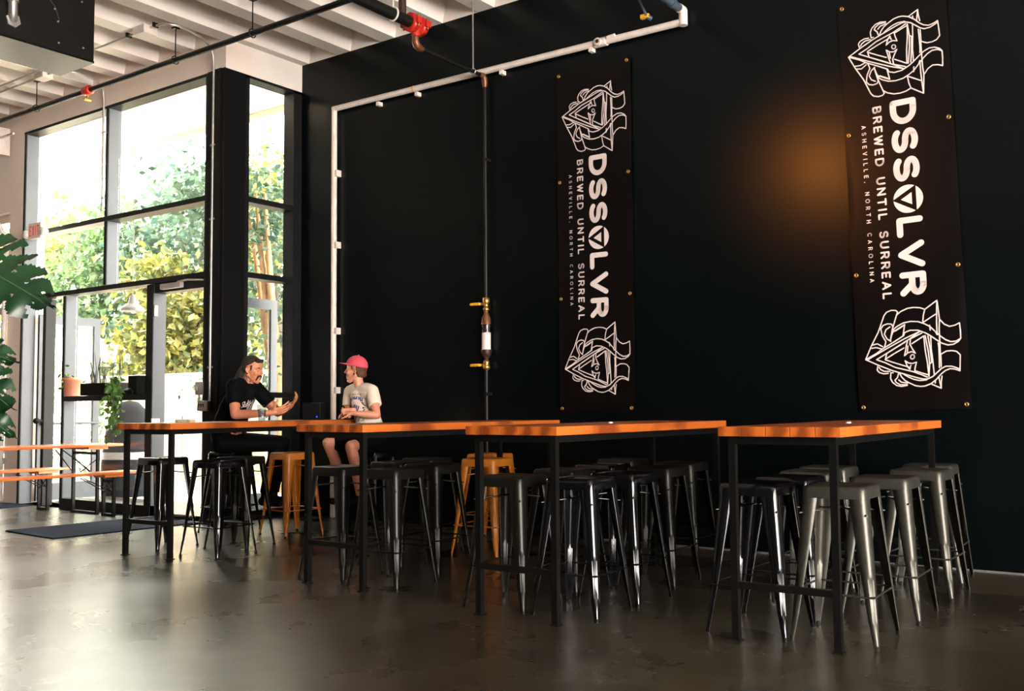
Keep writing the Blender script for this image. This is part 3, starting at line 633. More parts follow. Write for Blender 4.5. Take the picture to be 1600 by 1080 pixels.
# ------------------------------------------------------------------ bar stools
SH = .775
def stool_parts(m, foot):
    """seat, legs, rungs and brace meshes of one finish"""
    P = {}
    # seat: pressed square pan with rounded corners, a skirt and a hand hole
    hs = .155
    def rr(h, r, z): return [(q[0], q[1], z) for c_, a0 in (((h-r, h-r), 0), ((-h+r, h-r), 90), ((-h+r, -h+r), 180), ((h-r, -h+r), 270)) for q in arc(c_[0], c_[1], r, a0, a0+90, 4)]
    rings = [rr(hs+.006, .035, SH-.062), rr(hs+.003, .034, SH-.02), rr(hs-.002, .033, SH-.005), rr(hs-.012, .03, SH), rr(hs-.03, .03, SH-.003), rr(hs-.05, .03, SH-.008), rr(.03, .02, SH-.012), rr(.018, .017, SH-.013), rr(.015, .0145, SH-.022)]
    n = len(rings[0]); vs = sum(rings, []); fs = []
    for j in range(len(rings)-1):
        for i in range(n): fs.append((j*n+i, j*n+(i+1) % n, (j+1)*n+(i+1) % n, (j+1)*n+i))
    mb = MB().add(vs, fs, True); inner = [(x*.975, y*.975, z-.002) for x, y, z in rings[0]+rings[1]+rings[2]+rings[4]+rings[6]]
    f2 = []
    for j in range(4):
        for i in range(n): f2.append((j*n+i, (j+1)*n+i, (j+1)*n+(i+1) % n, j*n+(i+1) % n))
    mb.add(inner, f2, True); mb.add(rings[0]+[(x*.975, y*.975, z-.002) for x, y, z in rings[0]], [(i, n+i, n+(i+1) % n, (i+1) % n) for i in range(n)])
    P['seat'] = mb.mesh('seat', m)
    P['leg'] = []
    for sx, sy in ((1, -1), (-1, -1), (1, 1), (-1, 1)):
        mb = MB(); secs = []
        for z, off, wd, r, th, groove in ((SH-.03, .158, .076, .040, .0025, 0), (.60, .1705, .068, .036, .0025, 0), (.36, .190, .051, .030, .0025, 0), (.335, .192, .049, .029, .0025, 0), (.325, .1928, .048, .028, .0025, 1), (.13, .2085, .033, .021, .0025, 1), (.12, .2093, .032, .020, .0025, 0), (.03, .2165, .022, .014, .0028, 0), (.0, .2185, .019, .012, .003, 0)):
            # outer path: flange end on the x side, round corner, flange end on the y side
            c = (off-r, off-r); path = [(off-wd-r*.2, off)]+[(c[0]+r*math.cos(a), c[1]+r*math.sin(a)) for a in [PI/2-PI/2*i/8 for i in range(9)]]+[(off, off-wd-r*.2)]
            if groove:
                path = [(x-(.006 if 3 <= i <= 7 else 0)*.7, y-(.006 if 3 <= i <= 7 else 0)*.7) for i, (x, y) in enumerate(path)]
            ins = [(x-th if x > c[0] else x, y-th if y > c[1] else y) for x, y in path]
            ring = path+ins[::-1]; secs.append([(sx*x, sy*y, z) for x, y in ring])
        k = len(secs[0]); vs = sum(secs, []); fs = []
        for j in range(len(secs)-1):
            for i in range(k): fs.append((j*k+i, j*k+(i+1) % k, (j+1)*k+(i+1) % k, (j+1)*k+i))
        mb.add(vs, fs, True); mb.add(secs[0], [tuple(range(k))]); mb.add(secs[-1], [tuple(range(k))])
        ft = MB().tube([(sx*.2085, sy*.2085, 0), (sx*.207, sy*.207, .02)], .0115, 8)
        P['leg'].append((mb.mesh('leg', m), ft.mesh('rubber_foot', foot)))
    P['rung'] = []
    a = .196
    for p, q in (((-a, -a), (a, -a)), ((-a, a), (a, a)), ((-a, -a), (-a, a)), ((a, -a), (a, a))):
        P['rung'].append(MB().tube([(p[0], p[1], .245), (q[0], q[1], .245)], .0055, 8).mesh('footrest_rung', m))
    b = MB()
    for d in ((1, 1), (1, -1)):
        b.tube([(-.168*d[0], -.168*d[1], .635), (0, 0, .66), (.168*d[0], .168*d[1], .635)], .005, 6)
    P['brace'] = b.mesh('cross_brace', m)
    return P
FIN = {'g': stool_parts(M['gun'], M['rubber']), 'b': stool_parts(M['gloss_black'], M['rubber']), 'd': stool_parts(M['dark_gun'], M['rubber']), 'y': stool_parts(M['yellow'], M['rubber'])}
def make_stool(kind, label, x, y, rz, name='bar_stool'):
    P = FIN[kind]; t = thing(name, label, 'stool', (x, y, 0), rz, 'metal bar stools around the high tables')
    def part(nme, me, par):
        o = bpy.data.objects.new(nme, me); COL.objects.link(o); o.parent = par; return o
    part('seat', P['seat'], t)
    for lg, ft in P['leg']: part('rubber_foot', ft, part('leg', lg, t))
    for r in P['rung']: part('footrest_rung', r, t)
    part('cross_brace', P['brace'], t)
    return t
# nearest right foot of each stool on the floor, turned by rz about the vertical
def stool_fr(kind, label, fx, fy, rz=0.0):
    h = .214; c, s = math.cos(rz), math.sin(rz); make_stool(kind, label, fx-(h*c+h*s), fy-(h*s-h*c), rz)
stool_fr('g', 'gunmetal bar stool standing nearest the camera on the right of the rightmost table', -1.435, 4.945, .03)
stool_fr('g', 'second gunmetal stool along the right side of the rightmost table', -1.415, 5.651, .02)
stool_fr('g', 'third gunmetal stool along the right side of the rightmost table', -1.415, 6.412, -.02)
stool_fr('g', 'last gunmetal stool beside the black wall at the right of the rightmost table', -1.476, 6.985, .05)
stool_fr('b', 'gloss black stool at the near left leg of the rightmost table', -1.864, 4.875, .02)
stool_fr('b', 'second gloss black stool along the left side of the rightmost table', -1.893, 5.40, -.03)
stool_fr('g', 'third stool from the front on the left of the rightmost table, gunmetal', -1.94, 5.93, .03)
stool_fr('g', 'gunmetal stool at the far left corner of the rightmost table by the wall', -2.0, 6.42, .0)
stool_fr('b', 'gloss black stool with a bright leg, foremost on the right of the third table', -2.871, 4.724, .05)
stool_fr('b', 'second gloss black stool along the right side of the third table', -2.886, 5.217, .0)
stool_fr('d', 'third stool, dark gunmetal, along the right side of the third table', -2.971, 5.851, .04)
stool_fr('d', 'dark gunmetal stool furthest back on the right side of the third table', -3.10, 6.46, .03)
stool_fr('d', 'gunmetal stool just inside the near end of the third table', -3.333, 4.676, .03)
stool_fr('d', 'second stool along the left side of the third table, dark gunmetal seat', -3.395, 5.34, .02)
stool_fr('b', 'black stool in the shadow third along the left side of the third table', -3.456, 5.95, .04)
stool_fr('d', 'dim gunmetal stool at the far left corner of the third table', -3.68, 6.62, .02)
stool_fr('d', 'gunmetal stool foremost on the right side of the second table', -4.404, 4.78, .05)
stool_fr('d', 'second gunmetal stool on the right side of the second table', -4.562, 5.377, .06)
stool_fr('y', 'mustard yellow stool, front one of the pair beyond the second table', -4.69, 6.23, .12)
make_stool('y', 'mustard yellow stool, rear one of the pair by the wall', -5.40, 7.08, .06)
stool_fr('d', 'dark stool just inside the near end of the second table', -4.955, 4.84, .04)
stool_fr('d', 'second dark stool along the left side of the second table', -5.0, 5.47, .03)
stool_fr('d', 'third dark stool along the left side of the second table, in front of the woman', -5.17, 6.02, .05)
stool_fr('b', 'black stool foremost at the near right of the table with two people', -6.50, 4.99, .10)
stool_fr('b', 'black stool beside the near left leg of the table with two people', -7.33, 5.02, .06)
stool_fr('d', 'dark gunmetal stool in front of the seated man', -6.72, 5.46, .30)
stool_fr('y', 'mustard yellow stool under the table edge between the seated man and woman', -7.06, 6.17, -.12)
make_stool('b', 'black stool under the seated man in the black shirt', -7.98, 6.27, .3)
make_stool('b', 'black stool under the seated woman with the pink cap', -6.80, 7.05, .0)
# ------------------------------------------------------------------ things on the tables
gl = thing('pint_glass', 'clear pint glass of iced water in front of the man', 'glass', on_table(0, .30, 1.16))
# placed on the man's forearm line
gl.location = (-7.10, 5.92, HT)
MB().lathe([(.030, 0), (.031, .004), (.043, .150), (.0415, .150), (.0295, .008), (.0, .008)], seg=24).build('glass', M['drink_glass'], gl)
MB().lathe([(.0, .009), (.0293, .009), (.0365, .10), (.0, .10)], seg=24).build('water', M['drink_glass'], gl)
ic = MB()
for i, (a, b, c) in enumerate(((.012, .0, .085), (-.012, .01, .09), (.0, -.014, .10))): ic.rbox((a-.01, b-.01, c-.01), (a+.01, b+.01, c+.012), .003)
ic.build('ice', M['lamp_in'], gl)
sg = thing('table_block', 'small pale wood block lying on the near end of the leftmost table', 'block', on_table(0, .42, .34), .1)
MB().rbox((-.09, -.03, 0), (.09, .03, .028), .004).build('block', mat('pale_wood', (.62, .42, .22), .6, var=.2, scale=10), sg)
MB().box((-.05, -.0312, .006), (.05, -.0302, .022)).build('label', M['print'], sg)
lp = thing('speaker_box', 'small black box with a blue light on the leftmost table', 'speaker', on_table(0, .30, 2.05), .4)
MB().rbox((-.10, -.05, 0), (.10, .05, .17), .012).build('body', M['laptop'], lp)
bm_ = bpy.data.materials.new('blue_led'); bm_.use_nodes = True; q = bm_.node_tree.nodes['Principled BSDF']
q.inputs['Base Color'].default_value = (.01, .03, .8, 1); q.inputs['Emission Color'].default_value = (.02, .08, 1, 1); q.inputs['Emission Strength'].default_value = 1.2
MB().ball((.06, -.052, .03), .008).build('blue_light', bm_, lp)
for i, lab in ((2, 'tiny white bottle cap on the third table'), (3, 'tiny white bottle cap on the rightmost table')):
    o = MB().lathe([(.015, 0), (.015, .006), (.012, .009), (0, .009)]).build('bottle_cap', M['plastic_white'], None, on_table(i, .36, 1.05)); tag(o, lab, 'cap')
# flattened stain flakes on the floor
# ------------------------------------------------------------------ beer garden table and benches
def beer_piece(name, label, cat, xc, W, L, H, T, y1, rz=0.0, brace=True):
    t = thing(name, label, cat, (xc, y1, 0), rz)
    MB().rbox((-W/2, -L, H-T), (W/2, 0, H), .008).build('top', M['bench_wood'], t)
    for yy in (-.30, -L+.30):
        MB().box((-W/2+.02, yy-.12, H-T-.03), (W/2-.02, yy+.12, H-T)).build('cleat', M['bench_wood'], t)
        w2 = W/2-.03; s = .016
        lg = MB()
        for sx in (-1, 1): lg.box((sx*w2-s, yy-s, 0), (sx*w2+s, yy+s, H-T-.03))
        lg.box((-w2+s, yy-s, .0), (w2-s, yy+s, .032)).box((-w2+s, yy-s, H-T-.09), (w2-s, yy+s, H-T-.06))
        lg.build('folding_leg', M['rubber'] if False else M['black_frame'], t)
        b = MB()
        for sx in (-1, 1):
            d = .32 if yy < -1 else -.32
            b.tube([(sx*w2*.9, yy, H*.55), (sx*w2*.3, yy+d, H-T-.03)], .007, 6)
        b.tube([(-w2, yy, H*.50), (w2, yy, H*.80)], .006, 6).tube([(-w2, yy, H*.80), (w2, yy, H*.50)], .006, 6)
        b.build('brace', M['black_frame'], t)
    return t
beer_piece('beer_garden_table', 'orange topped folding table by the front window', 'table', -10.78, .56, 2.2, .80, .03, 6.72)
beer_piece('beer_garden_bench', 'orange folding bench on the right of the orange table', 'bench', -10.27, .26, 2.2, .50, .03, 6.70)
beer_piece('beer_garden_bench', 'orange folding bench on the left of the orange table', 'bench', -11.58, .26, 2.2, .50, .03, 6.66)
# ------------------------------------------------------------------ planters on the window rail
tp = thing('window_planter', 'long black planter box with bare stalks on the window rail', 'planter', (-10.72, 6.60, 1.36))
MB().rbox((-.36, -.09, 0), (.36, .09, .145), .006).build('box', M['planter'], tp)
MB().box((.36, -.08, .0), (.76, .08, .02)).rbox((.60, -.08, 0), (.77, .08, .215), .006).build('end_box', M['planter'], tp)
random.seed(4); tw = MB()
for i in range(18):
    x = random.uniform(-.33, .34); l_ = random.uniform(.16, .44); dx = random.uniform(-.12, .10)
    tw.tube([(x, random.uniform(-.05, .05), .13), (x+dx*.4, 0, .13+l_*.5), (x+dx, random.uniform(-.05, .05), .13+l_)], [.007, .005, .002], 5)
tw.build('stalks', M['twig'], tp)
MB().box((-.35, -.08, .12), (.35, .08, .135)).build('soil', M['dark_bark'], tp)
pt = thing('terracotta_pot', 'terracotta pot with a small trailing plant on the window rail', 'pot', (-11.40, 6.60, 1.36))
MB().lathe([(.085, 0), (.105, .19), (.115, .19), (.115, .225), (.10, .225), (.095, .18), (0, .18)]).build('pot', M['terracotta'], pt)
def leaf_cards(mb, pts, size, rnd, droop=0.0):
    for p in pts:
        p = Vector(p); s = size*rnd.uniform(.7, 1.3)
        d = Vector((rnd.uniform(-1, 1), rnd.uniform(-1, 1), rnd.uniform(-.7, .7)-droop)).normalized(); n = d.orthogonal().normalized(); n.rotate(Quaternion(d, rnd.uniform(0, 6.28))); q = d.cross(n)
        mb.add([p, p+d*s*.45+q*s*.32+n*s*.08, p+d*s, p+d*s*.45-q*s*.32+n*s*.08], [(0, 1, 2), (0, 2, 3)])
    return mb
rnd = random.Random(8)
leaf_cards(MB(), [(rnd.gauss(-.10, .05), rnd.gauss(-.05, .05), .20+rnd.gauss(-.02, .06)) for i in range(40)], .06, rnd, .5).build('leaves', M['leaf'], pt)
po = thing('trailing_pothos', 'green trailing vine hanging from the right end of the window planter', 'plant', (-10.17, 6.50, 1.36))
sm = MB(); lv = MB(); pp = []
for k in range(5):
    x0, y0 = rnd.uniform(-.06, .14), rnd.uniform(-.08, -.02); ln = (.50, .35, .22, .42, .15)[k]
    pts = [(x0+.04*math.sin(j*.9+k), y0-.03-.01*j, .18-.02*j*j*.0+(-ln-.15)*j/6) for j in range(7)]
    sm.tube(pts, .004, 5); pp += [Vector(q)+Vector((rnd.gauss(0, .03), rnd.gauss(0, .03), rnd.gauss(0, .02))) for q in pts for _ in range(5)]
sm.build('vine', M['stem'], po); leaf_cards(lv, pp, .085, rnd, .6).build('leaves', M['leaf'], po)
MB().rbox((.0, .0, .0), (.16, .06, .05), .005).build('holder', M['planter'], po)
# ------------------------------------------------------------------ monstera in the left foreground
mo = thing('monstera_plant', 'tall dark green monstera with split leaves at the left edge', 'plant', (-3.52, 1.30, 0))
MB().lathe([(.16, 0), (.20, .38), (.21, .40), (.19, .40), (.185, .34), (0, .34)]).build('pot', M['planter'], mo)
def monstera_leaf(tip, base, width, normal, seed, bend=.10):
    """heart shaped blade with side slits and oval holes, as one solid thin leaf; tip/base in world metres"""
    r = random.Random(seed); tip, base = Vector(tip), Vector(base); ax = tip-base; L = ax.length; ax.normalize()
    nr = Vector(normal); nr = (nr-ax*nr.dot(ax)).normalized(); sd = ax.cross(nr)
    nu, nv = 72, 18; keep = {}; vs = []; fs = []
    slits = sorted([(i+.5+r.uniform(-.15, .15))/7.5 for i in range(7)])
    def half(u): return math.sin(min(1, (u*1.02+.02))**.62*PI)**.72 if 0 < u < .985 else .02
    def pt(u, v):   # v in -1..1
        e = half(u)*width*.5
        y = v*e; lift = -bend*4*(u-.45)**2*L*.5-.35*abs(v)**1.6*e+.014*math.sin(u*34)*abs(v)
        back = -.16*L*abs(v)**1.5*(1-u)
        return base+ax*(u*L+back+.10*L*abs(v)*(u-.3))+sd*y+nr*lift
    for s_ in (1, -1):
        for i in range(nu):
            for j in range(nv):
                u, v = (i+.5)/nu, (j+.5)/nv
                cut = False
                for q in slits:
                    uu = u-.10*v
                    if .12 < q < .93:
                        if v > .44 and abs(uu-q+.06) < .012+.040*(v-.44): cut = True
                        if abs(v-.27) < .075 and abs(uu-q+.02)/.013 < 1-((v-.27)/.075)**2: cut = True
                if not cut:
                    fs_ = []
                    for a, b in ((i, j), (i+1, j), (i+1, j+1), (i, j+1)):
                        kk = (s_ if b else 0, a, b)
                        if kk not in keep: keep[kk] = len(vs); vs.append(pt(a/nu, s_*b/nv))
                        fs_.append(keep[kk])
                    fs.append(fs_)
    n = len(vs); low = [v-nr*.0025 for v in vs]
    mb = MB().add(vs+low, fs+[[x+n for x in f[::-1]] for f in fs], True)
    rib = MB().tube([pt(i/12, 0)+nr*.001 for i in range(13)], [.006-.0004*i for i in range(13)], 6)
    return mb, rib
P0 = Vector((-3.52, 1.30, .36))
def L2(v): return Vector(v)-Vector((-3.52, 1.30, 0))
lf = [  # tip, base, width, facing
 ((-2.90, 1.59, 1.515), (-3.26, 1.43, 1.70), .40, (.78, -.52, .50), 1),
 ((-2.86, 1.47, 1.33), (-3.16, 1.35, 1.42), .20, (.2, -.8, .45), 2),
 ((-2.955, 1.51, 1.20), (-3.28, 1.40, 1.40), .30, (.75, -.60, .30), 3),
 ((-2.945, 1.52, 1.17-.06), (-3.20, 1.37, 1.30), .20, (.6, -.65, .4), 4),
 ((-3.35, 1.2, 1.75), (-3.7, 1.3, 1.8), .36, (.2, -.4, .9), 5),
 ((-3.9, 1.15, 1.35), (-3.65, 1.3, 1.5), .36, (-.3, -.5, .8), 6)]
for tip, base, wd, nrm, sd in lf:
    a, b = monstera_leaf(L2(tip), L2(base), wd, nrm, sd)
    lo = a.build('leaf', M['monstera'], mo); b.build('midrib', M['stem'], lo)
    bs = L2(base); MB().tube([(0, 0, .33), (bs.x*.25, bs.y*.25, bs.z*.6), (bs.x*.7, bs.y*.7, bs.z*1.0), tuple(bs)], [.012, .010, .008, .006], 8).build('stem', M['stem'], mo)

# ------------------------------------------------------------------ outdoors
struct(MB().box((-60, 6.95, -.25), (12, 60, -.02)).box((-24, YW+.0, -.2), (XS, 6.95, -.0)).build('patio_floor', M['patio']), 'pale concrete patio outside the windows', 'patio')
canopy = MB().prism([(6.95, 5.0), (9.0, 5.36), (9.0, 5.50), (6.95, 5.15)], -40, -8.72, 'x')
struct(canopy.build('canopy', M['soffit']), 'cream underside of the roof overhang outside the windows', 'roof')
canopy2 = MB().prism([(7.9, 5.17), (9.0, 5.36), (9.0, 5.50), (7.9, 5.3)], -8.72, -4, 'x'); struct(canopy2.build('canopy', M['soffit']), 'end of the roof overhang behind the black wall', 'roof')
struct(MB().box((-40, 9.0, 5.26), (-4, 9.08, 5.55)).build('trim_canopy', M['render']), 'beige edge board of the roof overhang', 'trim')
# rendered retaining wall with a handrail against it
struct(MB().box((-17.2, 10.6, -.02), (-9.5, 10.85, 1.83)).build('wall_garden', M['render']), 'cream rendered garden wall beyond the open doorway', 'wall')
struct(MB().box((-40, 15.1, -.02), (-25.5, 15.3, 1.7)).build('wall_garden_far', M['render']), 'low cream garden wall far beyond the left door', 'wall')
hr = thing('handrail', 'grey sloping handrail in front of the cream garden wall', 'handrail', (0, 0, 0))
MB().tube([(-14.9, 10.45, 1.25), (-13.1, 10.45, .45), (-12.9, 10.45, .40), (-12.9, 10.45, .32)], .022, 8).build('rail', M['rail'], hr)
for x, z in ((-14.6, 1.12), (-13.3, .52)): MB().tube([(x, 10.45, -.02), (x, 10.45, z)], .018, 8).build('post', M['rail'], hr)
# steps with rails, left
st = sempty('garden_steps', 'pale concrete garden steps outside the planter window', 'steps', (0, 0, 0))
sm = MB()
for i in range(8): sm.box((-19.4, 11.0+.32*i, -.02), (-17.3, 11.0+.32*8, .17*(i+1)))
sm.build('treads', M['patio'], st)
for sx in (-17.25, -19.45):
    rl = thing('step_railing', 'grey tube railing on the %s side of the garden steps' % ('right' if sx > -18 else 'left'), 'railing', (0, 0, 0))
    MB().tube([(sx, 10.8, -.02), (sx, 10.8, .92), (sx, 10.9, .98), (sx, 13.5, 2.35), (sx, 13.9, 2.35), (sx, 13.9, .8)], .024, 8).build('upper_rail', M['rail'], rl)
    MB().tube([(sx, 10.85, .5), (sx, 13.6, 1.85)], .018, 8).build('lower_rail', M['rail'], rl)
# barn lamp under the canopy
bl = thing('barn_lamp', 'grey barn shade lamp hanging outside above the planter window', 'lamp', (-12.34, 8.0, 2.56))
MB().lathe([(.165, 0), (.165, .03), (.15, .05), (.10, .085), (.055, .11), (.045, .17), (.03, .22), (.0, .24)], seg=28).build('shade', M['lamp_grey'], bl)
MB().lathe([(.160, .002), (.14, .045), (.09, .075), (0, .085)], seg=28).build('shade_lining', M['lamp_in'], bl)
MB().tube([(0, 0, .23), (0, 0, 2.55)], .006, 8).build('drop_rod', M['lamp_grey'], bl)
# patio umbrellas
def umbrella(label, x, y, h, r):
    u = thing('patio_umbrella', label, 'umbrella', (x, y, 0), .3, 'cream patio umbrellas')
    n = 8; ring = [(r*math.cos(2*PI*i/n), r*math.sin(2*PI*i/n), h-.62*r*.62) for i in range(n)]; mid = [(.55*r*math.cos(2*PI*i/n), .55*r*math.sin(2*PI*i/n), h-.26*r*.62) for i in range(n)]
    vs = [(0, 0, h)]+mid+ring+[(p[0], p[1], p[2]-.18) for p in ring]; fs = [(0, 1+i, 1+(i+1) % n) for i in range(n)]
    fs += [(1+i, 1+n+i, 1+n+(i+1) % n, 1+(i+1) % n) for i in range(n)]+[(1+n+i, 1+2*n+i, 1+2*n+(i+1) % n, 1+n+(i+1) % n) for i in range(n)]
    MB().add(vs, fs).build('canopy', M['canvas'], u)
    MB().tube([(0, 0, 0), (0, 0, h-.02)], .03, 8).build('pole', M['rail'], u)
    for i in range(n): MB().tube([(0, 0, h-.2), mid[i][:2]+(mid[i][2]-.03,), ring[i][:2]+(ring[i][2]-.03,)], .012, 5).build('rib', M['rail'], u)
    MB().lathe([(.30, 0), (.30, .06), (.05, .09), (.05, .2), (0, .2)]).build('base', M['dark_grey'], u)
umbrella('large cream patio umbrella seen through the planter window', -21.6, 12.7, 3.0, 1.45)
umbrella('cream patio umbrella seen through the far left doorway', -23.6, 12.6, 2.3, 1.0)
# unidentified dark form outside the planter window, built as a plain rounded shape
ur = thing('dark_shape', 'dark grey rounded shape outside behind the orange bench', 'barrel', (-12.75, 8.25, -.02))
MB().lathe([(.36, 0), (.38, .25), (.36, .6), (.31, .95), (.23, 1.2), (.12, 1.32), (0, 1.35)], seg=28).build('cover', M['dark_grey'], ur)
MB().lathe([(.376, .52), (.374, .62)], seg=28).build('pale_band', M['rail'], ur)
# potted plants seen past the left door
for (x, y, lab, ml) in ((-14.9, 8.6, 'pale pot of flowers outside the far left doorway', 'lamp_in'), (-17.0, 9.6, 'terracotta pot of leaves outside the far left doorway', 'foliage_green')):
    p_ = thing('patio_pot', lab, 'pot', (x, y, -.02)); MB().lathe([(.15, 0), (.21, .34), (.23, .36), (.20, .36), (.19, .32), (0, .32)]).build('pot', M['rail'] if ml == 'lamp_in' else M['terracotta'], p_)
    leaf_cards(MB(), [(rnd.gauss(0, .16), rnd.gauss(0, .16), .45+rnd.gauss(0, .13)) for _ in range(160)], .09, rnd).build('leaves', M['foliage_green'], p_)
    if ml == 'lamp_in': leaf_cards(MB(), [(rnd.gauss(0, .17), rnd.gauss(0, .17), .55+rnd.gauss(0, .10)) for _ in range(60)], .07, rnd).build('flowers', M['lamp_in'], p_)
# trees and shrubs
def tree(name, label, x, y, h, crown, n, m, lsize, seed, trunk='dark_bark', group='trees beyond the patio', cat='tree', forks=3):
    r = random.Random(seed); t = thing(name, label, cat, (x, y, -.02), 0, group); tops = []
    tm = MB()
    for k in range(forks):
        a = r.uniform(0, 6.28); top = Vector((math.cos(a)*crown*.45, math.sin(a)*crown*.45, h*r.uniform(.72, .95)))
        tm.tube([(0, 0, 0), (top.x*.15, top.y*.15, h*.3), (top.x*.6, top.y*.6, h*.6), tuple(top)], [.10*h/4, .08*h/4, .05*h/4, .02*h/4], 7); tops.append(top)
    tm.build('trunk', M[trunk], t)
    cl = []
    for _ in range(16):
        a = r.uniform(0, 6.28); rr = crown*math.sqrt(r.random()); cl.append(Vector((math.cos(a)*rr, math.sin(a)*rr, h*r.uniform(.35 if cat == 'tree' else .15, 1.0))))
    pts = []
    for _ in range(n):
        c = r.choice(cl); pts.append(c+Vector((r.gauss(0, 1), r.gauss(0, 1), r.gauss(0, .8)))*crown*.30)
    pts = [p for p in pts if p.z > .1]
    leaf_cards(MB(), pts, lsize, r, .4).build('foliage', M[m], t)
tree('leafy_tree', 'yellow green tree filling the open doorway behind the cream wall', -17.2, 12.3, 4.2, 0.95, 4320, 'foliage_yellow', 0.19, 1)
tree('leafy_tree', 'green tree seen through the upper panes beside the corner post', -20.0, 14.6, 7.0, 1.7, 5280, 'foliage_blue', 0.21, 2)
tree('leafy_tree', 'broad green tree behind the patio umbrella', -22.6, 14.4, 5.6, 1.5, 5760, 'foliage_green', 0.21, 3)
tree('leafy_tree', 'pale green tree at the left of the upper front window', -27.5, 15.9, 6.3, 2.2, 4800, 'foliage_yellow', 0.25, 4)
tree('leafy_tree', 'slim tree with tan trunks outside the narrow side window', -11.3, 9.8, 4.6, 1.1, 3600, 'foliage_blue', 0.12, 5, 'bark', forks=4)
tree('leafy_tree', 'tall green tree outside the upper part of the side window', -15.6, 13.6, 6.2, 1.15, 4080, 'foliage_yellow', 0.17, 6)
tree('shrub', 'round green shrub at the right of the garden steps', -20.2, 13.9, 2.6, 0.9, 3120, 'foliage_green', 0.15, 7, cat='shrub', group='shrubs beyond the patio')
tree('leafy_tree', 'far tree with tan trunk seen through the left doorway', -24.8, 13.6, 4.2, 0.9, 2160, 'foliage_blue', 0.17, 9, 'bark')
tree('shrub', 'dark green shrub behind the far left garden wall', -29.5, 17.2, 3.0, 1.6, 2880, 'foliage_green', 0.19, 10, cat='shrub', group='shrubs beyond the patio')
# ------------------------------------------------------------------ people
def limb(mb, pts, rs, flat_end=False):
    """tapered closed tube with round ends"""
    for i in range(len(pts)-1):
        a, b = Vector(pts[i]), Vector(pts[i+1]); n = max(1, int((b-a).length/.05))
        q = [a.lerp(b, j/n) for j in range(n+1)]; rr = [rs[i]+(rs[i+1]-rs[i])*j/n for j in range(n+1)]
        mb.tube(q, rr, 14)
    for i, (p, r) in enumerate(zip(pts, rs)):
        if not (flat_end and i == len(pts)-1): mb.ball(p, r)
def remeshed(mb, name, m, parent, voxel, smooth=4):
    me = mb.mesh(name+'_src', None); o = bpy.data.objects.new(name+'_src', me); COL.objects.link(o)
    r = o.modifiers.new('r', 'REMESH'); r.mode = 'VOXEL'; r.voxel_size = voxel; r.use_smooth_shade = True
    s = o.modifiers.new('s', 'SMOOTH'); s.factor = .5; s.iterations = smooth
    dg = bpy.context.evaluated_depsgraph_get(); ev = o.evaluated_get(dg); out = bpy.data.meshes.new_from_object(ev); out.name = name
    bpy.data.objects.remove(o); bpy.data.meshes.remove(me)
    out.materials.clear()
    if m: out.materials.append(m)
    for p in out.polygons: p.use_smooth = True
    ob = bpy.data.objects.new(name, out); COL.objects.link(ob)
    if parent: ob.parent = parent
    return ob
def frame(fwd, up=(0, 0, 1)):
    f = Vector(fwd).normalized(); u = Vector(up); u = (u-f*u.dot(f)).normalized(); l = u.cross(f)
    return Matrix(((f.x, l.x, u.x), (f.y, l.y, u.y), (f.z, l.z, u.z))).to_4x4()     # x forward, y left, z up
def head_prims(mb, H, neck_to, neck_r=.056, slim=1.0, jaw=1.0):
    def B(c, r): 
        bm = bmesh.new(); bmesh.ops.create_icosphere(bm, subdivisions=3, radius=1)
        for v in bm.verts: v.co = Vector((v.co.x*r[0]+c[0], v.co.y*r[1]+c[1], v.co.z*r[2]+c[2]))
        mb.addbm(bm, H)
    def C(p, q, r0, r1): limb_h(p, q, r0, r1)
    def limb_h(p, q, r0, r1): limb(mb, [H @ Vector(p), H @ Vector(q)], [r0, r1])
    B((-.012, 0, .040), (.098, .076*slim, .088)); B((.020, 0, -.02), (.070, .064*slim, .085))
    B((.046, 0, -.070), (.044, .044*slim, .042)); B((.066*jaw, 0, -.098), (.024, .026, .022))
    for s in (1, -1):
        C((-.010, s*.054*slim, -.045), (.058, s*.018, -.098), .020, .018)          # jaw line
        C((.074, s*.012, .028), (.066, s*.046*slim, .026), .011, .010)             # brow
        B((.058, s*.040*slim, -.022), (.024, .020, .022))                          # cheek bone
        # ear: rim and lobe
        e = [(-.004, .075, .022), (-.018, .082, .020), (-.026, .084, .004), (-.018, .080, -.016), (-.006, .075, -.028)]
        for i in range(4): C((e[i][0], s*e[i][1]*slim, e[i][2]), (e[i+1][0], s*e[i+1][1]*slim, e[i+1][2]), .0075, .0075)
        B((-.010, s*.074*slim, -.002), (.012, .006, .020))
    C((.082, 0, .022), (.106, 0, -.014), .0085, .0110)                             # nose
    for s in (1, -1): B((.093, s*.011, -.018), (.011, .008, .008))
    C((.086, -.016, -.050), (.086, .016, -.050), .0075, .0075); C((.083, -.014, -.062), (.083, .014, -.062), .0080, .0080)
    C((.078, 0, -.036), (.086, 0, -.046), .010, .008)
    limb(mb, [H @ Vector((-.030, 0, -.03)), H @ Vector((-.022, 0, -.095)), Vector(neck_to)], [neck_r*.98, neck_r, neck_r*1.12])
def eyes(par, H, slim, white, iris, lid=None):
    for s in (1, -1):
        e = MB(); bm = bmesh.new(); bmesh.ops.create_icosphere(bm, subdivisions=2, radius=.0105)
        for v in bm.verts: v.co += Vector((.0735, s*.031*slim, .006))
        e.addbm(bm, H); eo = e.build('eye', lid or white, par)
        if not lid:
            i = MB().ball((0, 0, 0), .0058); MB_ = MB(); bm = bmesh.new(); bmesh.ops.create_icosphere(bm, subdivisions=2, radius=.0055)
            for v in bm.verts: v.co += Vector((.0802, s*.032*slim, .006))
            MB_.addbm(bm, H); MB_.build('iris', iris, eo)
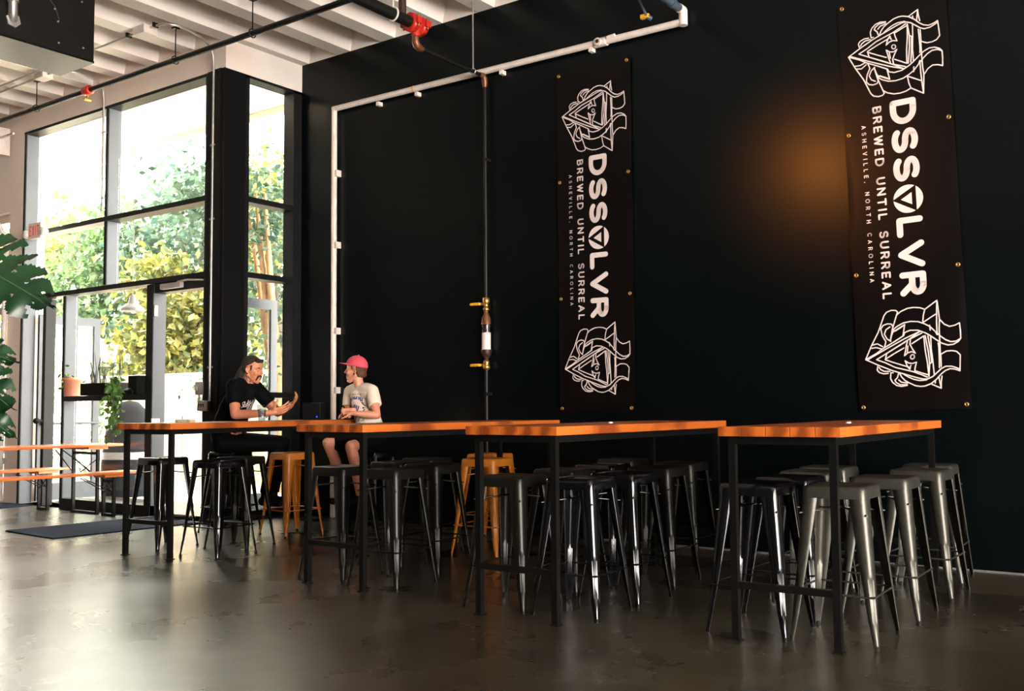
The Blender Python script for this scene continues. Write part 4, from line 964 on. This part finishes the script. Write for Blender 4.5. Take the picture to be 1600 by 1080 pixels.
def brows(par, H, slim, m):
    for s in (1, -1):
        b = MB(); b.tube([H @ Vector((.084, s*.014, .030)), H @ Vector((.080, s*.032*slim, .037)), H @ Vector((.066, s*.052*slim, .030))], [.0035, .0045, .0025], 6); b.build('eyebrow', m, par)
def hand(mb, wrist, fwd, palm_n, side, curls, spread=.5, thumb=(.6, .7), sc=1.0):
    """side +1: thumb on +lateral; lateral = palm_n x fwd"""
    f = Vector(fwd).normalized(); n = Vector(palm_n); n = (n-f*n.dot(f)).normalized(); l = n.cross(f)*side; w = Vector(wrist)
    limb(mb, [w-f*.02*sc, w+f*.02*sc], [.026*sc, .025*sc])
    kn = []
    for i, (o, ln) in enumerate(((.032, .086), (.011, .090), (-.010, .086), (-.030, .078))):
        k = w+f*ln*sc+l*o*sc; kn.append(k); limb(mb, [w+l*o*.6*sc+f*.012*sc, k], [.016*sc, .0115*sc])
    mb.ball(w+f*.05*sc+n*.004*sc, (.030*sc, .030*sc, .016*sc)) if False else None
    for i, k in enumerate(kn):
        c = curls[i]; d = f+l*(.14*spread*(1.5-i)); d.normalize(); p = k; a = 0
        for j, ln in enumerate(((.044, .028, .021), (.048, .031, .022), (.045, .029, .021), (.035, .022, .018))[i]):
            a += c*(.6, 1.0, .8)[j]; q = p+(d*math.cos(a)+n*math.sin(a))*ln*sc
            limb(mb, [p, q], [(.0098, .0088, .0080)[j]*sc, (.0088, .0080, .0068)[j]*sc]); p = q
    t0 = w+f*.022*sc+l*.026*sc; d = (f*thumb[0]+l*thumb[1]+n*.35).normalized(); t1 = t0+d*.042*sc; d2 = (d+f*.45+n*.15).normalized(); t2 = t1+d2*.032*sc; t3 = t2+(d2+f*.25).normalized()*.026*sc
    limb(mb, [t0, t1, t2, t3], [.0145*sc, .0115*sc, .0102*sc, .0082*sc])
def skin_mat(name, c, c2, tattoo=None):
    m, n, l, b = nm(name); b.inputs['Roughness'].default_value = .5
    tc = n.new('ShaderNodeTexCoord'); nz = n.new('ShaderNodeTexNoise'); nz.inputs['Scale'].default_value = 14; l.new(tc.outputs['Object'], nz.inputs['Vector'])
    mx = n.new('ShaderNodeMixRGB'); mx.inputs[1].default_value = (*c, 1); mx.inputs[2].default_value = (*c2, 1); l.new(nz.outputs['Fac'], mx.inputs[0]); out = mx.outputs[0]
    for (ctr, rad) in (tattoo or ()):
        ds = n.new('ShaderNodeVectorMath'); ds.operation = 'DISTANCE'; ds.inputs[1].default_value = ctr; l.new(tc.outputs['Object'], ds.inputs[0])
        rr = n.new('ShaderNodeValToRGB'); rr.color_ramp.elements[0].position = rad*.85; rr.color_ramp.elements[1].position = rad
        rr.color_ramp.elements[0].color = (1, 1, 1, 1); rr.color_ramp.elements[1].color = (0, 0, 0, 1); l.new(ds.outputs['Value'], rr.inputs[0])
        wv = n.new('ShaderNodeTexWave'); wv.inputs['Scale'].default_value = 28; wv.inputs['Distortion'].default_value = 9; wv.inputs['Detail'].default_value = 2; l.new(tc.outputs['Object'], wv.inputs['Vector'])
        wr = n.new('ShaderNodeValToRGB'); wr.color_ramp.elements[0].position = .35; wr.color_ramp.elements[1].position = .5; l.new(wv.outputs['Fac'], wr.inputs[0])
        mu = n.new('ShaderNodeMath'); mu.operation = 'MULTIPLY'; l.new(wr.outputs[0], mu.inputs[0]); l.new(rr.outputs[0], mu.inputs[1])
        m3 = n.new('ShaderNodeMixRGB'); m3.inputs[2].default_value = (.05, .05, .055, 1); l.new(mu.outputs[0], m3.inputs[0]); l.new(out, m3.inputs[1]); out = m3.outputs[0]
    l.new(out, b.inputs['Base Color']); return m
def on_surface(ob, origin, direction):
    bv = on_surface.cache.get(ob.name)
    if bv is None:
        bm = bmesh.new(); bm.from_mesh(ob.data); bv = BVHTree.FromBMesh(bm); bm.free(); on_surface.cache[ob.name] = bv
    h = bv.ray_cast(Vector(origin), Vector(direction)); return h[0]
on_surface.cache = {}
def print_on(ob, centre, fwd, strokes, name, m, par, wd):
    """strokes in (right-left, up) metres, wrapped on the front of a shirt"""
    f = Vector(fwd).normalized(); lft = Vector((0, 0, 1)).cross(f).normalized(); u = f.cross(lft); mb = MB()
    def P(a, b):
        o = Vector(centre)+f*.5-lft*a+u*b; h = on_surface(ob, o, -f)
        return (h if h else Vector(centre)+f*.12-lft*a+u*b)+f*.0025
    for st, w_ in strokes: 
        q = []
        for i in range(len(st)-1):
            k = max(1, int(math.hypot(st[i+1][0]-st[i][0], st[i+1][1]-st[i][1])/.012)); q += [(st[i][0]+(st[i+1][0]-st[i][0])*j/k, st[i][1]+(st[i+1][1]-st[i][1])*j/k) for j in range(k)]
        q.append(st[-1]); ribbon(mb, q, w_, P)
    return mb.build(name, m, par)
M['black_cloth'] = mat('black_cotton', (.0028, .0028, .0035), .85, var=.25, scale=20)
M['denim'] = mat('black_denim', (.0025, .0025, .003), .8, var=.3, scale=25)
M['cream_cloth'] = mat('cream_cotton', (.82, .68, .55), .85, var=.07, scale=15, bump=.05)
M['cap'] = mat('pink_cotton', (.66, .07, .11), .8, var=.12, scale=18)
M['hair_dark'] = mat('dark_brown_hair', (.022, .011, .006), .85, var=.5, scale=40, aniso=(1, 1, .2))
M['hair_brown'] = mat('brown_hair', (.10, .036, .012), .8, var=.5, scale=40)
M['moustache'] = mat('black_moustache', (.012, .007, .005), .6)
M['eye_white'] = mat('eye_white', (.36, .28, .24), .3)
M['iris'] = mat('iris', (.03, .02, .012), .2)
M['shoe'] = mat('black_shoe', (.008, .008, .009), .5)
for k_ in ('black_cloth', 'denim', 'shoe'): M[k_].node_tree.nodes['Principled BSDF'].inputs['Specular IOR Level'].default_value = .08
M['blue_ink'] = mat('blue_print', (.02, .035, .26), .7)
M['ink'] = mat('dark_print', (.05, .045, .05), .7)

# ---- the man
MF = Vector((.95, .32, 0)).normalized(); ML = Vector((-MF.y, MF.x, 0))
neck = Vector((-7.735, 6.225, 1.435)); hip = Vector((-7.965, 6.22, .865)); shR = neck-ML*.185+Vector((0, 0, -.035))+MF*.01; shL = neck+ML*.185+Vector((0, 0, -.035))+MF*.01
elR = Vector((-7.555, 5.985, 1.135)); wrR = Vector((-7.305, 6.205, 1.150)); elL = Vector((-7.63, 6.56, 1.150)); wrL = Vector((-7.34, 6.46, 1.215))
hd = Vector((-7.645, 6.262, 1.560)); HM = Matrix.Translation(hd) @ frame((.90, .30, -.20))
man = thing('person', 'man in black printed shirt leaning on the table, gesturing with both hands', 'person', (-7.96, 6.25, 0), 0, None)
def rel(o):
    return o
skin_m = skin_mat('man_skin', (.60, .235, .125), (.50, .17, .085), [((neck.x+.03, neck.y-.02, neck.z+.03), .085), ((elL.x+.12, elL.y-.02, elL.z), .14)])
b = MB()
head_prims(b, HM, neck+Vector((0, 0, -.02)), .060, 1.03, 1.0)
limb(b, [neck+Vector((0, 0, -.03)), neck*.5+hip*.5+Vector((-.02, 0, .0)), hip], [.10, .125, .13])
for s, sh, el, wr in ((-1, shR, elR, wrR), (1, shL, elL, wrL)):
    limb(b, [neck+ML*s*.06+Vector((0, 0, -.04)), sh], [.06, .062]); limb(b, [sh, sh*.5+el*.5+MF*.0, el], [.060, .053, .043])
    mid = el*.62+wr*.38; limb(b, [el, mid, wr], [.044, .043, .027])
hand(b, wrR+(wrR-elR).normalized()*.015, (.70, .62, .30), (-.35, .75, .55), -1, (.35, .42, .5, .55), .7, (.45, .9))
hand(b, wrL+(wrL-elL).normalized()*.015, (.84, -.12, .52), (-.45, -.50, .75), -1, (.18, .35, .5, .6), .8, (.6, .8))
kR = Vector((-7.60, 6.56, .845)); kL = Vector((-7.76, 6.74, .845)); aR = Vector((-7.70, 6.47, .33)); aL = Vector((-7.80, 6.66, .33))
hR = hip-ML*.09; hL = hip+ML*.09
for h_, k_, a_ in ((hR, kR, aR), (hL, kL, aL)):
    limb(b, [h_, k_], [.085, .055]); limb(b, [k_, k_*.6+a_*.4+Vector((-.02, 0, 0)), a_], [.054, .052, .036])
body = remeshed(b, 'body', skin_m, man, .0048, 3)
sh_ = MB()
limb(sh_, [neck+Vector((0, 0, -.085))+MF*.012, neck*.62+hip*.38-MF*.012, hip+Vector((0, 0, .12)), hip+Vector((0, 0, .02))], [.122, .150, .158, .160])
limb(sh_, [shR+ML*.035+Vector((0, 0, -.03)), shL-ML*.035+Vector((0, 0, -.03))], [.085, .085]); limb(sh_, [neck+ML*.08+Vector((0, 0, -.022)), neck-ML*.08+Vector((0, 0, -.022))], [.062, .062])
limb(sh_, [neck*.75+hip*.25+MF*.05-ML*.05, neck*.75+hip*.25+MF*.05+ML*.05], [.085, .085])
for sh in (shL, shR): limb(sh_, [neck+Vector((0, 0, -.022)), neck.lerp(sh, .55), sh], [.070, .076, .076])
for s, sh, el in ((-1, shR, elR), (1, shL, elL)):
    e = sh.lerp(el, .64); limb(sh_, [sh, sh.lerp(el, .3), e], [.074, .074, .072], True)
shirt = remeshed(sh_, 'tshirt', M['black_cloth'], man, .006, 6)
tr = MB()
limb(tr, [hip+Vector((0, 0, .05)), hip], [.150, .155])
for h_, k_, a_ in ((hR, kR, aR), (hL, kL, aL)):
    limb(tr, [h_, k_], [.105, .074]); limb(tr, [k_, k_*.6+a_*.4+Vector((-.02, 0, 0)), a_+Vector((0, 0, .03))], [.073, .068, .056], True)
remeshed(tr, 'trousers', M['denim'], man, .007, 5)
for a_ in (aR, aL):
    s_ = MB(); limb(s_, [a_+Vector((0, 0, -.045))-MF*.03, a_+Vector((0, 0, -.055))+MF*.08, a_+Vector((0, 0, -.062))+MF*.16], [.045, .042, .034]); limb(s_, [a_+Vector((0, 0, -.04)), a_+Vector((0, 0, .02))], [.044, .042])
    remeshed(s_, 'shoe', M['shoe'], man, .007, 3)
def hl(mb, H, p, q, r0, r1): limb(mb, [H @ Vector(p), H @ Vector(q)], [r0, r1])
def hb(mb, H, c, r):
    bm = bmesh.new(); bmesh.ops.create_icosphere(bm, subdivisions=3, radius=1)
    for v in bm.verts: v.co = Vector((v.co.x*r[0]+c[0], v.co.y*r[1]+c[1], v.co.z*r[2]+c[2]))
    mb.addbm(bm, H)
ha = MB()
hb(ha, HM, (-.030, 0, .064), (.094, .082, .078)); hb(ha, HM, (-.055, 0, .02), (.066, .080, .080)); hl(ha, HM, (.052, -.03, .100), (.052, .03, .100), .024, .024)
for s in (1, -1): hl(ha, HM, (.020, s*.074, .04), (.022, s*.074, .0), .010, .006)
hl(ha, HM, (-.095, 0, -.02), (-.125, .0, -.10), .055, .052); hl(ha, HM, (-.125, 0, -.10), (-.165, .01, -.19), .052, .040); hl(ha, HM, (-.09, -.04, -.05), (-.12, -.05, -.16), .035, .028)
remeshed(ha, 'hair', M['hair_dark'], man, .006, 2)
ms = MB()
for s in (1, -1):
    hl(ms, HM, (.097, 0, -.040), (.086, s*.026, -.046), .0085, .0095); hl(ms, HM, (.086, s*.026, -.046), (.074, s*.034, -.085), .0095, .007)
remeshed(ms, 'moustache', M['moustache'], man, .003, 2)
eyes(man, HM, 1.03, M['eye_white'], M['iris'], skin_m); brows(man, HM, 1.03, M['hair_dark'])
random.seed(11); stx = []
for i in range(20):
    x = -.12+.24*i/19; h0 = .045*(1-abs(x)/.15)+.012
    stx.append(([(x, -h0*random.uniform(.6, 1.3)), (x+random.uniform(-.012, .012), 0), (x+random.uniform(-.01, .01), h0*random.uniform(.5, 1.3))], .005))
for i in range(10):
    x = -.11+.22*i/9; stx.append(([(x, random.uniform(-.03, .03)), (x+.016, random.uniform(-.03, .03))], .004))
print_on(shirt, neck*.66+hip*.34+MF*.08+Vector((0, 0, -.01)), MF, stx, 'shirt_print', M['print'], man, .004)
er = MB().ball(HM @ Vector((-.006, -.082, -.034)), .008); er.build('ear_plug', M['rubber'], man)

# ---- the woman
WF = Vector((-.10, -1.0, 0)).normalized(); WL = Vector((-WF.y, WF.x, 0))
neck = Vector((-6.895, 6.96, 1.395)); hip = Vector((-6.805, 7.02, .865)); shL = Vector((-6.715, 6.94, 1.350)); shR = Vector((-7.065, 6.99, 1.350))
elL = Vector((-6.595, 6.88, 1.118)); wrL = Vector((-6.715, 6.70, 1.140)); elR = Vector((-7.05, 6.95, 1.118)); wrR = Vector((-6.80, 6.755, 1.165))
hd = Vector((-6.925, 6.925, 1.552)); HW = Matrix.Translation(hd) @ frame((-.86, -.50, .0))
wom = thing('person', 'young person in cream printed shirt and pink cap sitting at the table', 'person', (-6.80, 7.02, 0), 0, None)
skin_w = skin_mat('woman_skin', (.68, .30, .19), (.60, .23, .135))
b = MB(); head_prims(b, HW, neck+Vector((0, 0, -.02)), .047, .95, .93)
limb(b, [neck+Vector((0, 0, -.05))-WF*.01, neck*.5+hip*.5, hip], [.055, .095, .12])
for s, sh, el, wr in ((1, shL, elL, wrL), (-1, shR, elR, wrR)):
    limb(b, [neck+WL*s*.05+Vector((0, 0, -.035)), sh], [.05, .052]); limb(b, [sh, sh*.5+el*.5, el], [.050, .044, .036]); limb(b, [el, el*.6+wr*.4, wr], [.037, .035, .023])
hand(b, wrL+(wrL-elL).normalized()*.012, (-.90, -.30, .05), (.1, .35, -.85), -1, (.5, .6, .65, .7), .3, (.6, .7), .92)
hand(b, wrR+(wrR-elR).normalized()*.012, (-.20, -.80, -.15), (.75, -.25, .45), 1, (.55, .6, .65, .7), .3, (.6, .7), .92)
kR = Vector((-7.07, 6.70, .860)); kL = Vector((-6.62, 6.56, .835)); aR = Vector((-7.00, 6.86, .36)); aL = Vector((-6.66, 6.72, .36)); hR = hip-WL*.085; hL = hip+WL*.085
for h_, k_, a_ in ((hR, kR, aR), (hL, kL, aL)):
    limb(b, [h_, k_], [.080, .054]); limb(b, [k_, k_*.62+a_*.38-WF*.015, a_], [.054, .052, .034])
remeshed(b, 'body', skin_w, wom, .0048, 3)
s2 = MB()
limb(s2, [neck+Vector((0, 0, -.110))+WF*.004, neck*.6+hip*.4, hip+Vector((0, 0, .11)), hip+Vector((0, 0, .0))], [.098, .122, .128, .135])
limb(s2, [shL-WL*.03+Vector((0, 0, -.025)), shR+WL*.03+Vector((0, 0, -.025))], [.070, .070]); limb(s2, [neck+WL*.07+Vector((0, 0, -.02)), neck-WL*.07+Vector((0, 0, -.02))], [.052, .052])
limb(s2, [neck*.78+hip*.22+WF*.04-WL*.05, neck*.72+hip*.28+WF*.03+WL*.05], [.066, .066])
for sh in (shL, shR): limb(s2, [neck+Vector((0, 0, -.022)), neck.lerp(sh, .55)+Vector((0, 0, .0)), sh], [.058, .064, .064])
for sh, el in ((shL, elL), (shR, elR)):
    e = sh.lerp(el, .60); limb(s2, [sh, sh.lerp(el, .28), e], [.062, .066, .066], True)
shirt = remeshed(s2, 'tshirt', M['cream_cloth'], wom, .006, 6)
s3 = MB(); limb(s3, [hip+Vector((0, 0, .05)), hip], [.128, .138])
for h_, k_ in ((hR, kR), (hL, kL)): limb(s3, [h_, h_.lerp(k_, .86)], [.104, .082], True)
remeshed(s3, 'shorts', M['denim'], wom, .007, 5)
for a_ in (aR, aL):
    s_ = MB(); limb(s_, [a_+Vector((0, 0, -.045))-WF*.03, a_+Vector((0, 0, -.055))+WF*.07, a_+Vector((0, 0, -.062))+WF*.15], [.042, .039, .032]); limb(s_, [a_+Vector((0, 0, -.04)), a_+Vector((0, 0, .02))], [.041, .039])
    remeshed(s_, 'shoe', M['shoe'], wom, .007, 3)
ha = MB(); hb(ha, HW, (-.045, 0, .025), (.068, .079, .080)); hl(ha, HW, (-.07, -.03, -.035), (-.07, .03, -.035), .036, .036)
for s in (1, -1): hl(ha, HW, (.020, s*.068, .05), (.012, s*.070, .012), .012, .007); hl(ha, HW, (-.03, s*.066, .01), (-.05, s*.055, -.05), .022, .018)
remeshed(ha, 'hair', M['hair_brown'], wom, .006, 2)
# cap: dome, bill, button
cp = MB(); bm = bmesh.new(); bmesh.ops.create_uvsphere(bm, u_segments=28, v_segments=16, radius=1)
CT = HW @ Matrix.Translation((-.014, 0, .052)) @ Matrix.Rotation(math.radians(-10), 4, 'Y')
for v in bm.verts: v.co = Vector((v.co.x*.108, v.co.y*.088, max(v.co.z, -.12)*.098))
cp.addbm(bm, CT); co = cp.build('cap', M['cap'], wom)
bi = MB(); vs = []; fs = []; n = 16
for lay in (0, 1):
    for i in range(n+1):
        a = math.radians(-68+136*i/n); e = math.cos(a)
        for r_ in (0, .5, 1):
            x = .103*math.cos(a)*1.0+r_*.078*e**.8; y = .086*math.sin(a)+.0*r_
            vs.append((x, y, .004-.010*r_-.22*y*y*10*.35+lay*.004))
k = 3*(n+1)
for i in range(n):
    for j in range(2):
        a = i*3+j; fs += [(a, a+3, a+4, a+1), (k+a, k+a+1, k+a+4, k+a+3)]
    fs.append((i*3+2, i*3+5, k+i*3+5, k+i*3+2))
bi.add([CT @ Vector(v) for v in vs], fs, True); bi.build('cap_bill', M['cap'], co)
MB().ball(CT @ Vector((0, 0, .099)), .008).build('cap_button', M['cap'], co)
eyes(wom, HW, .95, M['eye_white'], M['iris']); brows(wom, HW, .95, M['hair_brown'])
c0 = neck*.58+hip*.42+WF*.06+Vector((0, 0, .02)); random.seed(5)
ring = []
for i in range(22):
    a = 2*PI*i/22
    if -2.3 < a-2*PI < -.9: continue
    x, y = .088*math.cos(a), .098*math.sin(a); ring.append(([(x, y), (x+random.uniform(-.012, .012), y+random.uniform(-.012, .012)), (x+random.uniform(-.014, .014), y-.010)], .008))
print_on(shirt, c0, WF, ring, 'shirt_print_ring', M['ink'], wom, .005)
paw = [([(-.035, -.045), (-.02, -.03), (.0, -.026), (.02, -.03), (.036, -.048), (.02, -.062), (-.02, -.058)], .022)]
for i in range(5): x = -.036+.018*i; paw.append(([(x*.9, -.012-abs(x)*.25), (x*1.15, .028-abs(x)*.45)], .012))
for i in range(9): x = -.07+.0175*i; paw.append(([(x, .062+.02*math.cos(x*18)), (x+.004, .088+.02*math.cos(x*18))], .009))
print_on(shirt, c0, WF, paw, 'shirt_print_blue', M['blue_ink'], wom, .01)
tl = [([(-.055+.013*i, .118), (-.052+.013*i, .136)], .004) for i in range(9)]+[([(-.09+.018*i, -.105-.02*math.sin(i*2.1)), (-.078+.018*i, -.13)], .006) for i in range(10)]
print_on(shirt, c0, WF, tl, 'shirt_lettering', M['ink'], wom, .004)
MB().ball(HW @ Vector((-.006, .079, -.034)), .008).build('ear_plug', M['rubber'], wom)
for o in (man, wom):      # children were modelled in world metres
    bpy.context.view_layer.update()
    for ch in o.children: ch.matrix_parent_inverse = o.matrix_world.inverted()
